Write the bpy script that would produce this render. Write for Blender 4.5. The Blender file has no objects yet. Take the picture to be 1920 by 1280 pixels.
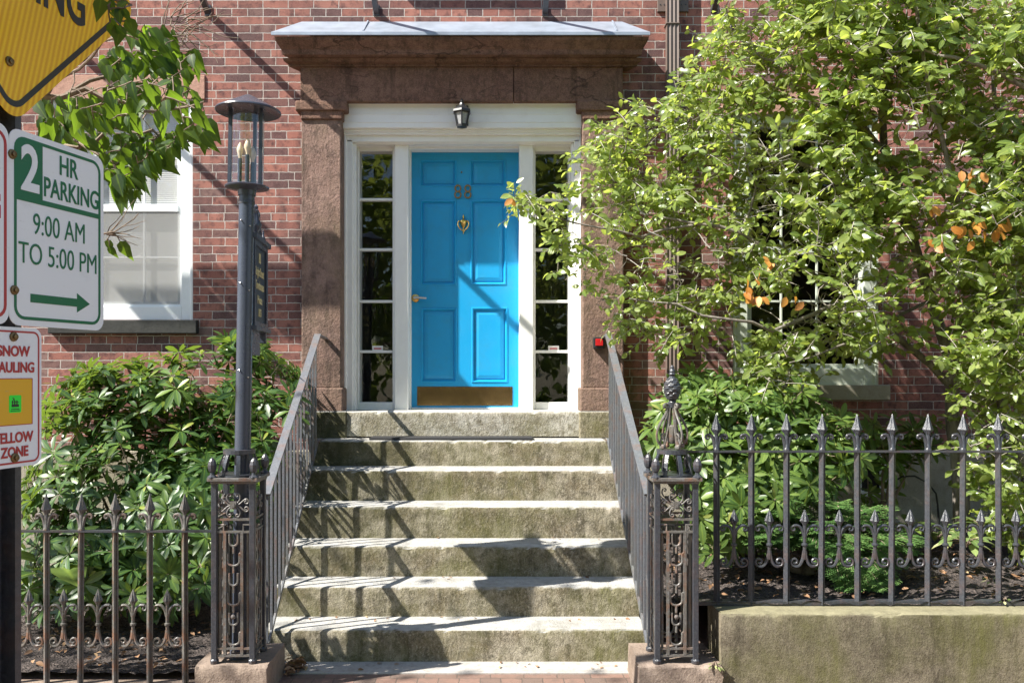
import bpy, bmesh, math, random
import numpy as np
from mathutils import Vector, Matrix, Quaternion
random.seed(7); rng = np.random.default_rng(7)
R = math.radians
scene = bpy.context.scene
COL = scene.collection
H, F, CX, CY = 1.83, 1600.0, 920.0, 695.0     # eye height, focal length in photo pixels, principal point

def X(px, Y): return (px - CX) * Y / F
def Z(py, Y): return H - (py - CY) * Y / F
def P(px, py, Y): return Vector((X(px, Y), Y, Z(py, Y)))

# ------------------------------------------------------------------ camera, light
cam = bpy.data.cameras.new('camera'); co = bpy.data.objects.new('camera', cam); COL.objects.link(co)
co.location = (0, 0, H); co.rotation_euler = (R(90), 0, 0)
cam.sensor_width = 36; cam.lens = 30; cam.shift_x = (960 - CX) / 1920; cam.shift_y = (CY - 640) / 1920
cam.clip_start = 0.05; cam.clip_end = 500
scene.camera = co
SUN = Vector((2.3, 1.0, -2.65)).normalized()
ld = bpy.data.lights.new('sun', 'SUN'); ld.energy = 5.0; ld.angle = R(0.5); ld.color = (1, .95, .86)
lo = bpy.data.objects.new('sun', ld); COL.objects.link(lo)
lo.rotation_euler = SUN.to_track_quat('-Z', 'Y').to_euler(); lo.location = (-8, -4, 12)
w = bpy.data.worlds.new("World"); scene.world = w; w.use_nodes = True
nt = w.node_tree; bg = nt.nodes['Background']
sky = nt.nodes.new('ShaderNodeTexSky'); sky.sky_type = 'NISHITA'; sky.sun_disc = False
sky.sun_elevation = math.asin(-SUN.z); sky.sun_rotation = math.atan2(-SUN.x, -SUN.y)
sky.dust_density = .6
nt.links.new(sky.outputs[0], bg.inputs[0]); bg.inputs[1].default_value = 0.082
scene.view_settings.view_transform = 'Standard'; scene.view_settings.look = 'None'
scene.view_settings.exposure = 1.40; scene.view_settings.gamma = 1
scene.cycles.max_bounces = 7; scene.cycles.transparent_max_bounces = 12; scene.cycles.caustics_reflective = False
scene.cycles.caustics_refractive = False

# ------------------------------------------------------------------ materials
class N:
    """tiny node-graph helper"""
    def __init__(s, name):
        s.m = bpy.data.materials.new(name); s.m.use_nodes = True; s.t = s.m.node_tree
        s.b = s.t.nodes['Principled BSDF']; s.out = s.t.nodes['Material Output']
        s.tc = s.t.nodes.new('ShaderNodeTexCoord')
    def n(s, ty, **kw):
        d = s.t.nodes.new('ShaderNode' + ty)
        for k, v in kw.items():
            if hasattr(d, k): setattr(d, k, v)
            else: s.put(d, k.replace('_', ' '), v)
        return d
    def put(s, d, k, v):
        i = d.inputs[k]
        if hasattr(v, 'is_output'): s.t.links.new(v, i)
        elif hasattr(v, 'outputs'): s.t.links.new(v.outputs[0], i)
        else:
            if isinstance(v, tuple) and len(v) == 3 and i.type == 'RGBA': v = v + (1,)
            i.default_value = v
    def coord(s, sc=(1, 1, 1), kind='Object'):
        m = s.n('Mapping'); s.put(m, 'Vector', s.tc.outputs[kind]); m.inputs['Scale'].default_value = sc
        return m.outputs[0]
    def noise(s, scale, detail=6, rough=.6, vec=None, sc=(1, 1, 1), dist=0):
        d = s.n('TexNoise', Scale=scale, Detail=detail, Roughness=rough, Distortion=dist)
        s.put(d, 'Vector', vec if vec is not None else s.coord(sc)); return d.outputs['Fac']
    def ramp(s, fac, stops, interp='LINEAR'):
        d = s.n('ValToRGB'); s.put(d, 'Fac', fac); e = d.color_ramp.elements; d.color_ramp.interpolation = interp
        while len(e) < len(stops): e.new(.5)
        for q, (p, c) in zip(e, stops):
            q.position = p; q.color = (c, c, c, 1) if not isinstance(c, tuple) else (c + (1,) if len(c) == 3 else c)
        return d.outputs[0]
    def mix(s, fac, a, b, mode='MIX'):
        d = s.n('Mix', data_type='RGBA', blend_type=mode)
        for k, v in ((0, fac), (6, a), (7, b)):
            i = d.inputs[k]
            if hasattr(v, 'is_output'): s.t.links.new(v, i)
            else: i.default_value = (v + (1,)) if isinstance(v, tuple) and len(v) == 3 else v
        return d.outputs[2]
    def math(s, op, a, b=0.0):
        d = s.n('Math', operation=op)
        for k, v in ((0, a), (1, b)):
            if hasattr(v, 'is_output'): s.t.links.new(v, d.inputs[k])
            else: d.inputs[k].default_value = v
        return d.outputs[0]
    def bump(s, h, strength=.5, dist=.01, prev=None):
        d = s.n('Bump', Strength=strength, Distance=dist); s.put(d, 'Height', h)
        if prev is not None: s.put(d, 'Normal', prev)
        return d.outputs[0]
    def done(s, col, rough=.7, normal=None, metal=0, spec=None):
        s.put(s.b, 'Base Color', col); s.put(s.b, 'Roughness', rough); s.b.inputs['Metallic'].default_value = metal
        if normal is not None: s.put(s.b, 'Normal', normal)
        if spec is not None: s.b.inputs['Specular IOR Level'].default_value = spec
        return s.m

def m_brick(name, paving=False):
    s = N(name)
    sep = s.n('SeparateXYZ'); s.put(sep, 'Vector', s.tc.outputs['Object'])
    nz = s.noise(9, 2); nz2 = s.noise(40, 2)
    off = s.math('MULTIPLY', s.math('SUBTRACT', nz, .5), .012)
    off2 = s.math('MULTIPLY', s.math('SUBTRACT', nz2, .5), .007)
    wob = s.math('ADD', off, off2)
    com = s.n('CombineXYZ')
    s.put(com, 'X', s.math('ADD', sep.outputs['X'], wob))
    s.put(com, 'Y', s.math('ADD', sep.outputs['Y' if paving else 'Z'], wob))
    br = s.n('TexBrick', offset=.5, squash=.62, squash_frequency=5)
    s.put(br, 'Vector', com.outputs[0]); s.put(br, 'Scale', 1.0)
    s.put(br, 'Color1', (0, 0, 0)); s.put(br, 'Color2', (1, 1, 1)); s.put(br, 'Mortar', (.5, .5, .5))
    s.put(br, 'Mortar Size', .0037 if not paving else .003); s.put(br, 'Mortar Smooth', .25); s.put(br, 'Bias', 0.0)
    s.put(br, 'Brick Width', .212 if not paving else .2); s.put(br, 'Row Height', .0685 if not paving else .1)
    tone = s.ramp(br.outputs['Color'], [(0, (.06, .036, .04)), (.16, (.10, .05, .05)), (.28, (.21, .078, .062)), (.5, (.30, .112, .082)), (.72, (.37, .155, .115)),
                                        (.86, (.235, .09, .07)), (.94, (.12, .065, .06)), (1, (.2, .13, .115))])
    fine = s.noise(130, 5, .7); blot = s.noise(14, 4, .65); big = s.noise(.9, 3, .6)
    tone = s.mix(s.ramp(fine, [(.35, .0), (.75, .5)]), tone, (.42, .23, .20))
    tone = s.mix(s.ramp(blot, [(.48, 0.0), (.68, .85)]), tone, (.075, .036, .038))
    tone = s.mix(s.ramp(big, [(.45, 0.0), (.75, .35)]), tone, (.14, .075, .065))
    mort = s.mix(s.noise(60, 4), (.26, .23, .21), (.66, .61, .56))
    col = s.mix(br.outputs['Fac'], tone, mort)
    soot = s.ramp(s.noise(1.6, 5, .65, sc=(2.2, 2.2, .35)), [(.5, 0.0), (.75, .5)]); col = s.mix(soot, col, (.06, .045, .045))
    if paving: col = s.mix(br.outputs['Fac'], s.mix(.75, tone, (.17, .13, .105)), (.11, .09, .075))
    if not paving:   # algae low on the damp wall beside the steps
        zz = s.ramp(sep.outputs['Z'], [(1.2 / 4, 1.0), (2.0 / 4, 0.0)])
        d = s.n('MapRange'); s.put(d, 'Value', sep.outputs['Z']); d.inputs[1].default_value = 1.95; d.inputs[2].default_value = 1.3
        xx = s.n('MapRange'); s.put(xx, 'Value', s.math('ABSOLUTE', s.math('SUBTRACT', sep.outputs['X'], 1.25))); xx.inputs[1].default_value = 1.6; xx.inputs[2].default_value = .1
        moss = s.math('MULTIPLY', s.math('MULTIPLY', d.outputs[0], xx.outputs[0]), s.ramp(s.noise(7, 5), [(.38, 0.0), (.62, .85)]))
        col = s.mix(moss, col, (.13, .14, .045))
    hgt = s.math('SUBTRACT', s.math('MULTIPLY', fine, .35), s.math('MULTIPLY', br.outputs['Fac'], 1.0))
    hgt = s.math('ADD', hgt, s.math('MULTIPLY', blot, .4))
    return s.done(col, .85, s.bump(hgt, .75, .012), spec=.25)

def m_stone(name, a, b, c, scale=5, moss=0.0, bumpd=.012, chisel=0, rough=.85, topclean=None, fine=90, crack=0, harsh=0, left=0):
    """weathered stone: a/b mottling, c dark stain, optional algae and chisel marks"""
    s = N(name)
    n1 = s.noise(scale, 8, .65); n2 = s.noise(scale * 4.3, 6, .7); n3 = s.noise(fine, 4, .7)
    col = s.mix(s.ramp(n1, [(.42, 0.0), (.58, 1.0)] if harsh else [(.35, 0.0), (.65, 1.0)]), a, b)
    col = s.mix(s.ramp(n2, [(.46, 0.0), (.62, .85)] if harsh else [(.48, 0.0), (.7, .8)]), col, c)
    col = s.mix(s.ramp(n3, [(.35, .0), (.8, .4)]), col, tuple(min(1, v * 1.5) for v in b))
    if harsh:         # tooled, pitted surface
        nk = s.noise(5, 5, .7, sc=(1.6, 1.6, .22)); col = s.mix(s.ramp(nk, [(.52, 0.0), (.66, .65)]), col, tuple(v * .6 for v in c))
        n4 = s.noise(150, 3, .75); n5 = s.noise(42, 4, .7, sc=(1.2, 1.2, .85))
        col = s.mix(s.ramp(n4, [(.50, 0.0), (.60, .6)]), col, tuple(v * .8 for v in c)); col = s.mix(s.ramp(n5, [(.53, 0.0), (.66, .5)]), col, tuple(min(1, v * 1.25) for v in b))
    if moss:
        nm = s.noise(1.7, 6, .7, dist=.4); ns = s.noise(3, 5, .7, sc=(5, 5, .7))
        mk = s.math('MULTIPLY', s.ramp(nm, [(.40, 0.0), (.66, 1.0)]), s.ramp(ns, [(.3, .35), (.65, 1.0)]))
        col = s.mix(s.math('MULTIPLY', mk, moss), col, (.115, .115, .035))
    if left:          # green-black blotches, denser towards the left end and the upper steps
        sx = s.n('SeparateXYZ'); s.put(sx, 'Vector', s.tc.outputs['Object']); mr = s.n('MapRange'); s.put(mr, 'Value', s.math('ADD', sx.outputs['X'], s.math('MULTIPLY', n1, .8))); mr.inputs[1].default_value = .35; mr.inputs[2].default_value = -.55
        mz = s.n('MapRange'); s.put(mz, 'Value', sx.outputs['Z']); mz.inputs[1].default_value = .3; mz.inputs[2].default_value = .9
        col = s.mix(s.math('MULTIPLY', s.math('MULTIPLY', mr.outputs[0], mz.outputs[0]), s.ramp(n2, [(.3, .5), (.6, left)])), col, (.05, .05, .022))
    if crack:         # split and spalled bedding lines
        v = s.n('TexVoronoi', feature='DISTANCE_TO_EDGE', Scale=1.6); wn = s.n('TexNoise', Scale=3.0, Detail=5.0); s.put(wn, 'Vector', s.coord((1, 1, 2)))
        vm = s.n('VectorMath', operation='MULTIPLY_ADD'); s.put(vm, 0, wn.outputs['Color']) if False else s.t.links.new(wn.outputs['Color'], vm.inputs[0]); vm.inputs[1].default_value = (.5, .5, .5); s.t.links.new(s.coord((.55, 1, 1.5)), vm.inputs[2]); s.t.links.new(vm.outputs[0], v.inputs['Vector'])
        ck = s.math('MULTIPLY', s.ramp(v.outputs['Distance'], [(0.0, 1.0), (.018, 0.0)]), s.ramp(s.noise(1.3, 2), [(.42, 0.0), (.55, 1.0)])); col = s.mix(s.math('MULTIPLY', ck, crack), col, tuple(q * .45 for q in c))
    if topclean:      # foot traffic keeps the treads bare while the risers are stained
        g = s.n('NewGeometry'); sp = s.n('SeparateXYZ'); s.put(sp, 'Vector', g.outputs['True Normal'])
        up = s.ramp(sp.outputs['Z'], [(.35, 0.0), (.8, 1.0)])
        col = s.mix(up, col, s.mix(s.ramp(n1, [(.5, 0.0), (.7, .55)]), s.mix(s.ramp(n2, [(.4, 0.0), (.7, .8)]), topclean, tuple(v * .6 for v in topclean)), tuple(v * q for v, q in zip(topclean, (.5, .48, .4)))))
    h = s.math('ADD', s.math('MULTIPLY', n2, .5), s.math('MULTIPLY', n3, .35))
    if chisel:
        nc = s.noise(42, 3, .65, sc=(1.3, 1.3, .8)); h = s.math('ADD', h, s.math('MULTIPLY', nc, chisel))
    if harsh: h = s.math('ADD', h, s.math('ADD', s.math('MULTIPLY', n4, .25), s.math('MULTIPLY', n5, .6)))
    return s.done(col, rough, s.bump(h, .9, bumpd), spec=.25)

def m_paint(name, col, rough=.4, dirt=.25, dirtcol=(.25, .22, .18), brush=(1, 1, 1), bs=.25, spec=.5):
    s = N(name)
    n1 = s.noise(6, 6, .65); n2 = s.noise(45, 5, .7, sc=brush)
    c = s.mix(s.ramp(n1, [(.5, 0.0), (.8, dirt)]), col, dirtcol)
    c = s.mix(s.ramp(n2, [(.55, 0.0), (.8, dirt * .6)]), c, tuple(v * .7 for v in col))
    return s.done(c, s.ramp(n1, [(.3, rough * .8), (.7, min(1, rough * 1.3))]), s.bump(n2, bs, .004), spec=spec)

def m_iron(name, base=(.034, .038, .048), rust=.14, rough=.3, pale=.16):
    s = N(name)
    n1 = s.noise(7, 6, .7); n2 = s.noise(60, 5, .75); n3 = s.noise(3, 4, .6, sc=(1, 1, .5))
    c = s.mix(s.ramp(n2, [(.45, 0.0), (.75, pale)]), base, (.24, .25, .27))
    c = s.mix(s.ramp(n1, [(.50, 0.0), (.62, rust)]), c, (.19, .085, .045))
    c = s.mix(s.ramp(n3, [(.5, 0.0), (.75, rust * .8)]), c, (.14, .125, .06))
    return s.done(c, rough, s.bump(s.math('ADD', n2, n1), .5, .004), spec=.6)

def m_simple(name, col, rough=.5, metal=0, var=.15, scale=30):
    s = N(name); n1 = s.noise(scale, 4)
    return s.done(s.mix(s.ramp(n1, [(.35, 0.0), (.7, var * 2)]), col, tuple(v * .55 for v in col)), rough, s.bump(n1, .15, .003), metal)

def m_glass(name, tint=(1, 1, 1), refl=1.0):
    s = N(name); t = s.t
    g = s.n('BsdfGlossy'); g.inputs['Roughness'].default_value = .015
    tr = s.n('BsdfTransparent'); tr.inputs[0].default_value = tint + (1,)
    lw = s.n('LayerWeight', Blend=.5); fz = s.math('ADD', .04, s.math('MULTIPLY', s.math('POWER', lw.outputs['Facing'], 5.0), .7))
    wv = s.noise(3, 2); s.put(g, 'Normal', s.bump(wv, .06, .02))
    mx = s.n('MixShader'); t.links.new(s.math('MULTIPLY', fz, refl), mx.inputs[0])
    t.links.new(tr.outputs[0], mx.inputs[1]); t.links.new(g.outputs[0], mx.inputs[2]); t.links.new(mx.outputs[0], s.out.inputs[0])
    t.nodes.remove(s.b)
    return s.m

def m_leaf(name, stops, trans, rough=.38, tf=.4, spec=.5):
    s = N(name); a = s.n('Attribute', attribute_name='rnd')
    c = s.ramp(a.outputs['Fac'], stops)
    rb = s.n('Attribute', attribute_name='rib'); c = s.mix(s.ramp(rb.outputs['Fac'], [(.80, 0.0), (.97, .45)]), c, s.mix(.6, c, trans))
    nz = s.noise(35, 3); c = s.mix(s.ramp(nz, [(.4, 0.0), (.75, .35)]), c, s.mix(.5, c, (.02, .03, .01)))
    s.put(s.b, 'Base Color', c); s.put(s.b, 'Roughness', rough); s.b.inputs['Specular IOR Level'].default_value = spec
    tl = s.n('BsdfTranslucent'); s.put(tl, 'Color', s.mix(.75, c, trans))
    mx = s.n('MixShader'); mx.inputs[0].default_value = tf
    s.t.links.new(s.b.outputs[0], mx.inputs[1]); s.t.links.new(tl.outputs[0], mx.inputs[2]); s.t.links.new(mx.outputs[0], s.out.inputs[0])
    return s.m

M = {}
M['brick'] = m_brick('red_brick'); M['paver'] = m_brick('brick_paving', True)
M['brown'] = m_stone('brownstone', (.155, .083, .06), (.225, .128, .095), (.08, .046, .036), 2.6, 0.15, .012, 0, crack=.8, harsh=1)
M['brownrough'] = m_stone('spalled_brownstone', (.185, .115, .092), (.275, .18, .148), (.10, .066, .055), 2.2, .3, .022, .1, fine=40, harsh=1)
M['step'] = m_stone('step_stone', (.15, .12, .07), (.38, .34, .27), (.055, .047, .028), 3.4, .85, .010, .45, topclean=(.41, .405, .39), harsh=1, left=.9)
M['sill'] = m_stone('threshold_stone', (.26, .23, .17), (.46, .44, .39), (.13, .11, .07), 4, .6, .010, .45, topclean=(.46, .45, .42), harsh=1)
M['conc'] = m_stone('garden_wall_stone', (.12, .108, .07), (.2, .172, .125), (.07, .058, .04), 2.6, .9, .006, .1, topclean=(.24, .22, .14), harsh=1)
M['found'] = m_stone('foundation_stone', (.30, .27, .21), (.36, .33, .27), (.2, .17, .12), 2.5, .45, .01, .2)
M['plinth'] = m_stone('plinth_stone', (.20, .15, .12), (.28, .22, .18), (.12, .085, .07), 6, .15, .012, .3)
M['darksill'] = m_stone('dark_sill_stone', (.035, .036, .034), (.052, .052, .048), (.022, .022, .021), 6, 0, .006)
M['flag'] = m_stone('bluestone', (.30, .285, .27), (.40, .38, .36), (.2, .18, .165), 5, .1, .006)
M['lint'] = m_stone('window_lintel_stone', (.36, .20, .15), (.43, .26, .2), (.25, .14, .11), 5, 0, .01)
M['white'] = m_paint('white_paint', (.82, .82, .80), .42, .22, (.5, .48, .42), (.4, .4, 12), .25)
M['whiteb'] = m_paint('window_paint', (.76, .79, .80), .4, .2, (.45, .47, .46))
M['greenw'] = m_paint('pale_green_paint', (.55, .60, .52), .45, .3, (.35, .38, .3))
M['blue'] = m_paint('blue_door_paint', (.006, .31, .63), .42, .5, (.03, .25, .42), (.7, .7, 8), .4)
M['iron'] = m_iron('black_iron'); M['rusty'] = m_iron('rusting_iron', (.10, .092, .082), .75, .42, .6)
M['rail'] = m_iron('rail_iron', (.11, .118, .135), .35, .4, .45)
M['lampm'] = m_paint('lamp_paint', (.05, .06, .085), .27, .25, (.04, .045, .055))
M['zinc'] = m_simple('zinc_flashing', (.34, .39, .47), .45, .35, .3, 7)
M['kick'] = m_simple('worn_bronze_plate', (.26, .17, .08), .26, .9, .45, 7)
M['numeral'] = m_simple('tarnished_brass', (.26, .16, .05), .4, .3, .3, 40)
M['brass'] = m_simple('brass', (.75, .52, .16), .25, 1, .3, 40)
M['bronze'] = m_simple('aged_bronze', (.22, .15, .07), .42, .8, .4, 25)
M['chrome'] = m_simple('steel', (.6, .58, .55), .3, 1, .2)
M['black'] = m_simple('black_paint', (.02, .021, .024), .4)
M['rubber'] = m_simple('black_rubber', (.022, .022, .024), .8)
M['gold'] = m_simple('gold_lettering', (.72, .6, .28), .5, .1)
M['glass'] = m_glass('window_glass', refl=.9); M['lglass'] = m_glass('lantern_glass', (.90, .915, .92), 2.2)
M['frost'] = m_simple('seeded_lantern_glass', (.34, .35, .36), .25, 0, .4, 80)
M['bulb'] = m_simple('bulb_glass', (.85, .7, .5), .1)
M['blind'] = m_simple('white_blind', (.55, .56, .56), .6, 0, .04)
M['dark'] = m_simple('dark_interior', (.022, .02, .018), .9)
M['spout'] = m_paint('downspout_paint', (.13, .095, .08), .5, .3, (.2, .17, .14))
M['red'] = m_simple('red_plastic', (.5, .012, .015), .35)
M['tag'] = m_simple('white_label', (.85, .82, .8), .5)
M['pink'] = m_simple('red_print', (.6, .1, .12), .5)
def m_soil():
    s = N('mulch'); n1 = s.noise(40, 8, .75); v = s.n('TexVoronoi', Scale=55.0); s.put(v, 'Vector', s.coord((1, 2.2, 1)))
    c = s.ramp(v.outputs['Color'], [(0, (.03, .022, .02)), (.5, (.11, .088, .08)), (.85, (.2, .16, .145)), (1, (.3, .23, .19))])
    c = s.mix(s.ramp(n1, [(.4, 0.0), (.7, .7)]), c, (.02, .016, .014))
    return s.done(c, .9, s.bump(s.math('ADD', v.outputs['Distance'], n1), 1, .03))
M['soil'] = m_soil()
M['asphalt'] = m_simple('asphalt', (.06, .06, .06), .9, 0, .3, 60)
def m_bark(name, a, b):
    s = N(name); n1 = s.noise(18, 7, .7, sc=(1, 1, .3)); n2 = s.noise(5, 4)
    return s.done(s.mix(s.ramp(n1, [(.35, 0.0), (.65, 1.0)]), a, b), .85, s.bump(n1, .8, .01))
M['bark'] = m_bark('grey_bark', (.09, .075, .06), (.26, .235, .205)); M['twig'] = m_bark('twig_bark', (.12, .085, .06), (.26, .2, .15))
M['paletwig'] = m_bark('pale_twig_bark', (.24, .21, .18), (.42, .39, .35))
M['log'] = m_bark('dead_wood', (.1, .07, .05), (.3, .24, .18))
M['treeleaf'] = m_leaf('shrub_leaf', [(0, (.05, .095, .022)), (.35, (.12, .18, .045)), (.7, (.22, .28, .085)), (1, (.36, .40, .17))], (.62, .74, .12), .3, .5, .6)
M['autumn'] = m_leaf('autumn_leaf', [(0, (.45, .16, .03)), (.6, (.6, .3, .06)), (1, (.42, .17, .07))], (.8, .4, .06), .5, .35)
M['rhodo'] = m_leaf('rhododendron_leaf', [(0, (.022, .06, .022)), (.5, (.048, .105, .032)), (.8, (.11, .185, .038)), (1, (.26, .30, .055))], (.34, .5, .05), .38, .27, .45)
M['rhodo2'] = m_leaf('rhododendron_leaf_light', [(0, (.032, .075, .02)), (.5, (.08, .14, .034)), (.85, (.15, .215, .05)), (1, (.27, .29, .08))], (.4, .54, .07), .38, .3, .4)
M['heart'] = m_leaf('street_tree_leaf', [(0, (.012, .036, .014)), (.5, (.027, .065, .016)), (1, (.065, .11, .026))], (.32, .52, .03), .5, .42, .25)
M['hemlock'] = m_leaf('conifer_needles', [(0, (.045, .11, .03)), (.6, (.11, .21, .06)), (1, (.24, .34, .11))], (.2, .4, .08), .5, .25)
M['hosta'] = m_leaf('variegated_leaf', [(0, (.1, .17, .06)), (.6, (.22, .3, .1)), (1, (.5, .5, .25))], (.4, .5, .15), .4, .3)
M['dryleaf'] = m_leaf('dry_leaf', [(0, (.12, .06, .03)), (.5, (.24, .13, .07)), (.85, (.36, .21, .12)), (1, (.5, .36, .2))], (.4, .25, .1), .7, .15)
def m_sign(name, col, rough=.35):
    s = N(name); n1 = s.noise(5, 6, .7); n2 = s.noise(220, 2)
    c = s.mix(s.ramp(n1, [(.55, 0.0), (.85, .4)]), col, tuple(v * .5 for v in col)); n3 = s.noise(30, 5, .8, sc=(.6, 3, 1)); c = s.mix(s.ramp(n3, [(.60, 0.0), (.72, .35)]), c, (.35, .33, .3))
    return s.done(c, rough, s.bump(s.math('ADD', n2, n1), .12, .002))
M['signw'] = m_sign('sign_white', (.86, .90, .92)); M['signg'] = m_sign('sign_green', (.004, .15, .06)); M['signr'] = m_sign('sign_red', (.45, .035, .035))
M['signk'] = m_sign('sign_black', (.022, .025, .018)); M['signo'] = m_sign('sign_amber', (.80, .46, .02)); M['neon'] = m_sign('sticker_green', (.03, .9, .05))
def m_yellow():
    s = N('sign_yellow'); wv = s.n('TexWave', wave_type='BANDS', bands_direction='X', Scale=22.0, Distortion=.4); wv.inputs['Detail'].default_value = 1
    mp = s.n('Mapping'); s.put(mp, 'Vector', s.tc.outputs['Object']); mp.inputs['Rotation'].default_value = (0, 0, R(14)); s.put(wv, 'Vector', mp.outputs[0])
    n1 = s.noise(150, 2)
    c = s.mix(wv.outputs['Fac'], (.80, .40, .004), (1.0, .64, .012)); c = s.mix(s.ramp(n1, [(.5, 0.0), (.8, .25)]), c, (.6, .28, .0))
    return s.done(c, .35, s.bump(n1, .1, .001))
M['signy'] = m_yellow()
M['back'] = m_simple('sign_back', (.4, .4, .42), .4, .8)

def m_screen():
    s = N('insect_screen'); t = s.t; tr = s.n('BsdfTransparent'); mx = s.n('MixShader'); mx.inputs[0].default_value = .36
    s.put(s.b, 'Base Color', (.40, .40, .39)); s.b.inputs['Roughness'].default_value = .8
    t.links.new(tr.outputs[0], mx.inputs[1]); t.links.new(s.b.outputs[0], mx.inputs[2]); t.links.new(mx.outputs[0], s.out.inputs[0]); return s.m
M['screen'] = m_screen()
# ------------------------------------------------------------------ mesh helpers
class MB:
    def __init__(s): s.v = []; s.f = []
    def add(s, vs, fs):
        o = len(s.v); s.v += [tuple(p) for p in vs]; s.f += [tuple(i + o for i in q) for q in fs]; return s
    def box(s, x0, x1, y0, y1, z0, z1):
        return s.add([(x0, y0, z0), (x1, y0, z0), (x1, y1, z0), (x0, y1, z0), (x0, y0, z1), (x1, y0, z1), (x1, y1, z1), (x0, y1, z1)],
                     [(0, 3, 2, 1), (4, 5, 6, 7), (0, 1, 5, 4), (1, 2, 6, 5), (2, 3, 7, 6), (3, 0, 4, 7)])
    def pbox(s, px0, px1, py0, py1, Y0, Y1):      # a box whose front face, at distance Y0, spans these photo pixels
        return s.box(X(px0, Y0), X(px1, Y0), Y0, Y1, Z(py1, Y0), Z(py0, Y0))
    def tube(s, pts, r, n=6, caps=True, sec=None, twist0=0):
        pts = [Vector(p) for p in pts]; k = len(pts)
        rs = r if isinstance(r, (list, tuple)) else [r] * k
        T = [(pts[min(i + 1, k - 1)] - pts[max(i - 1, 0)]).normalized() for i in range(k)]
        u = T[0].orthogonal().normalized()
        if abs(T[0].z) < .99: u = T[0].cross(Vector((0, 0, 1))).normalized()
        vs, fs = [], []
        for i in range(k):
            u = (u - T[i] * u.dot(T[i])); u = u.normalized() if u.length > 1e-6 else T[i].orthogonal().normalized()
            w_ = T[i].cross(u)
            if sec: vs += [pts[i] + u * a + w_ * b for a, b in sec]
            else: vs += [pts[i] + (u * math.cos(2 * math.pi * j / n + twist0) + w_ * math.sin(2 * math.pi * j / n + twist0)) * rs[i] for j in range(n)]
        m = len(sec) if sec else n
        for i in range(k - 1):
            for j in range(m):
                a, b = i * m + j, i * m + (j + 1) % m; fs.append((a, b, b + m, a + m))
        if caps: fs += [tuple(range(m - 1, -1, -1)), tuple(range((k - 1) * m, k * m))]
        return s.add(vs, fs)
    def bar(s, p0, p1, w_, h): return s.tube([p0, p1], 0, sec=[(-w_ / 2, -h / 2), (w_ / 2, -h / 2), (w_ / 2, h / 2), (-w_ / 2, h / 2)])
    def lathe(s, prof, c=(0, 0, 0), n=16, ph=0, axis='z'):
        vs, fs = [], []; k = len(prof)
        for r_, z_ in prof:
            for j in range(n):
                a = 2 * math.pi * j / n + ph; q = (r_ * math.cos(a), r_ * math.sin(a), z_)
                if axis == 'y': q = (q[0], -q[2], q[1])
                vs.append((c[0] + q[0], c[1] + q[1], c[2] + q[2]))
        for i in range(k - 1):
            for j in range(n): a, b = i * n + j, i * n + (j + 1) % n; fs.append((a, b, b + n, a + n))
        fs += [tuple(range(n - 1, -1, -1)), tuple(range((k - 1) * n, k * n))]
        return s.add(vs, fs)
    def prism(s, poly, o, u, v, nrm, d):
        o, u, v, nrm = map(Vector, (o, u, v, nrm)); k = len(poly)
        a = [o + u * p[0] + v * p[1] for p in poly]; b = [p + nrm * d for p in a]
        return s.add(a + b, [tuple(range(k))[::-1], tuple(range(k, 2 * k))] + [(i, (i + 1) % k, k + (i + 1) % k, k + i) for i in range(k)])
    def build(s, name, mat, parent=None, smooth=False, bevel=0, seg=2, world=True):
        me = bpy.data.meshes.new(name); v = s.v
        if parent is not None and world:
            inv = wmat(parent).inverted(); v = [tuple(inv @ Vector(p)) for p in v]
        me.from_pydata(v, [], s.f); me.materials.append(mat)
        bm = bmesh.new(); bm.from_mesh(me); bmesh.ops.recalc_face_normals(bm, faces=bm.faces); bm.to_mesh(me); bm.free()
        if smooth: me.polygons.foreach_set('use_smooth', [True] * len(me.polygons))
        o = bpy.data.objects.new(name, me); COL.objects.link(o)
        if parent is not None: o.parent = parent
        if bevel:
            b = o.modifiers.new('bevel', 'BEVEL'); b.width = bevel; b.segments = seg; b.limit_method = 'ANGLE'; b.angle_limit = R(40)
        if smooth: 
            try: me.set_sharp_from_angle(angle=R(40))
            except Exception: pass
        return o
def wmat(o):
    m = Matrix.LocRotScale(o.location, o.rotation_euler, o.scale)
    return wmat(o.parent) @ m if o.parent else m
def thing(name, label, cat, loc=(0, 0, 0), rot=(0, 0, 0), group=None):
    o = bpy.data.objects.new(name, None); COL.objects.link(o); o.empty_display_size = .1
    o.location = loc; o.rotation_euler = rot; o['label'] = label; o['category'] = cat
    if group: o['group'] = group
    return o
def tag(o, label, cat, group=None): 
    o['label'] = label; o['category'] = cat
    if group: o['group'] = group
    return o
def struct(o): o['kind'] = 'structure'; return o
def stuff(o, label, cat): o['kind'] = 'stuff'; o['label'] = label; o['category'] = cat; return o
def copy_part(src, parent, loc=(0, 0, 0), rz=0):
    c = src.copy(); COL.objects.link(c); c.parent = parent; c.location = loc; c.rotation_euler = (0, 0, rz)
    return c
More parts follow.
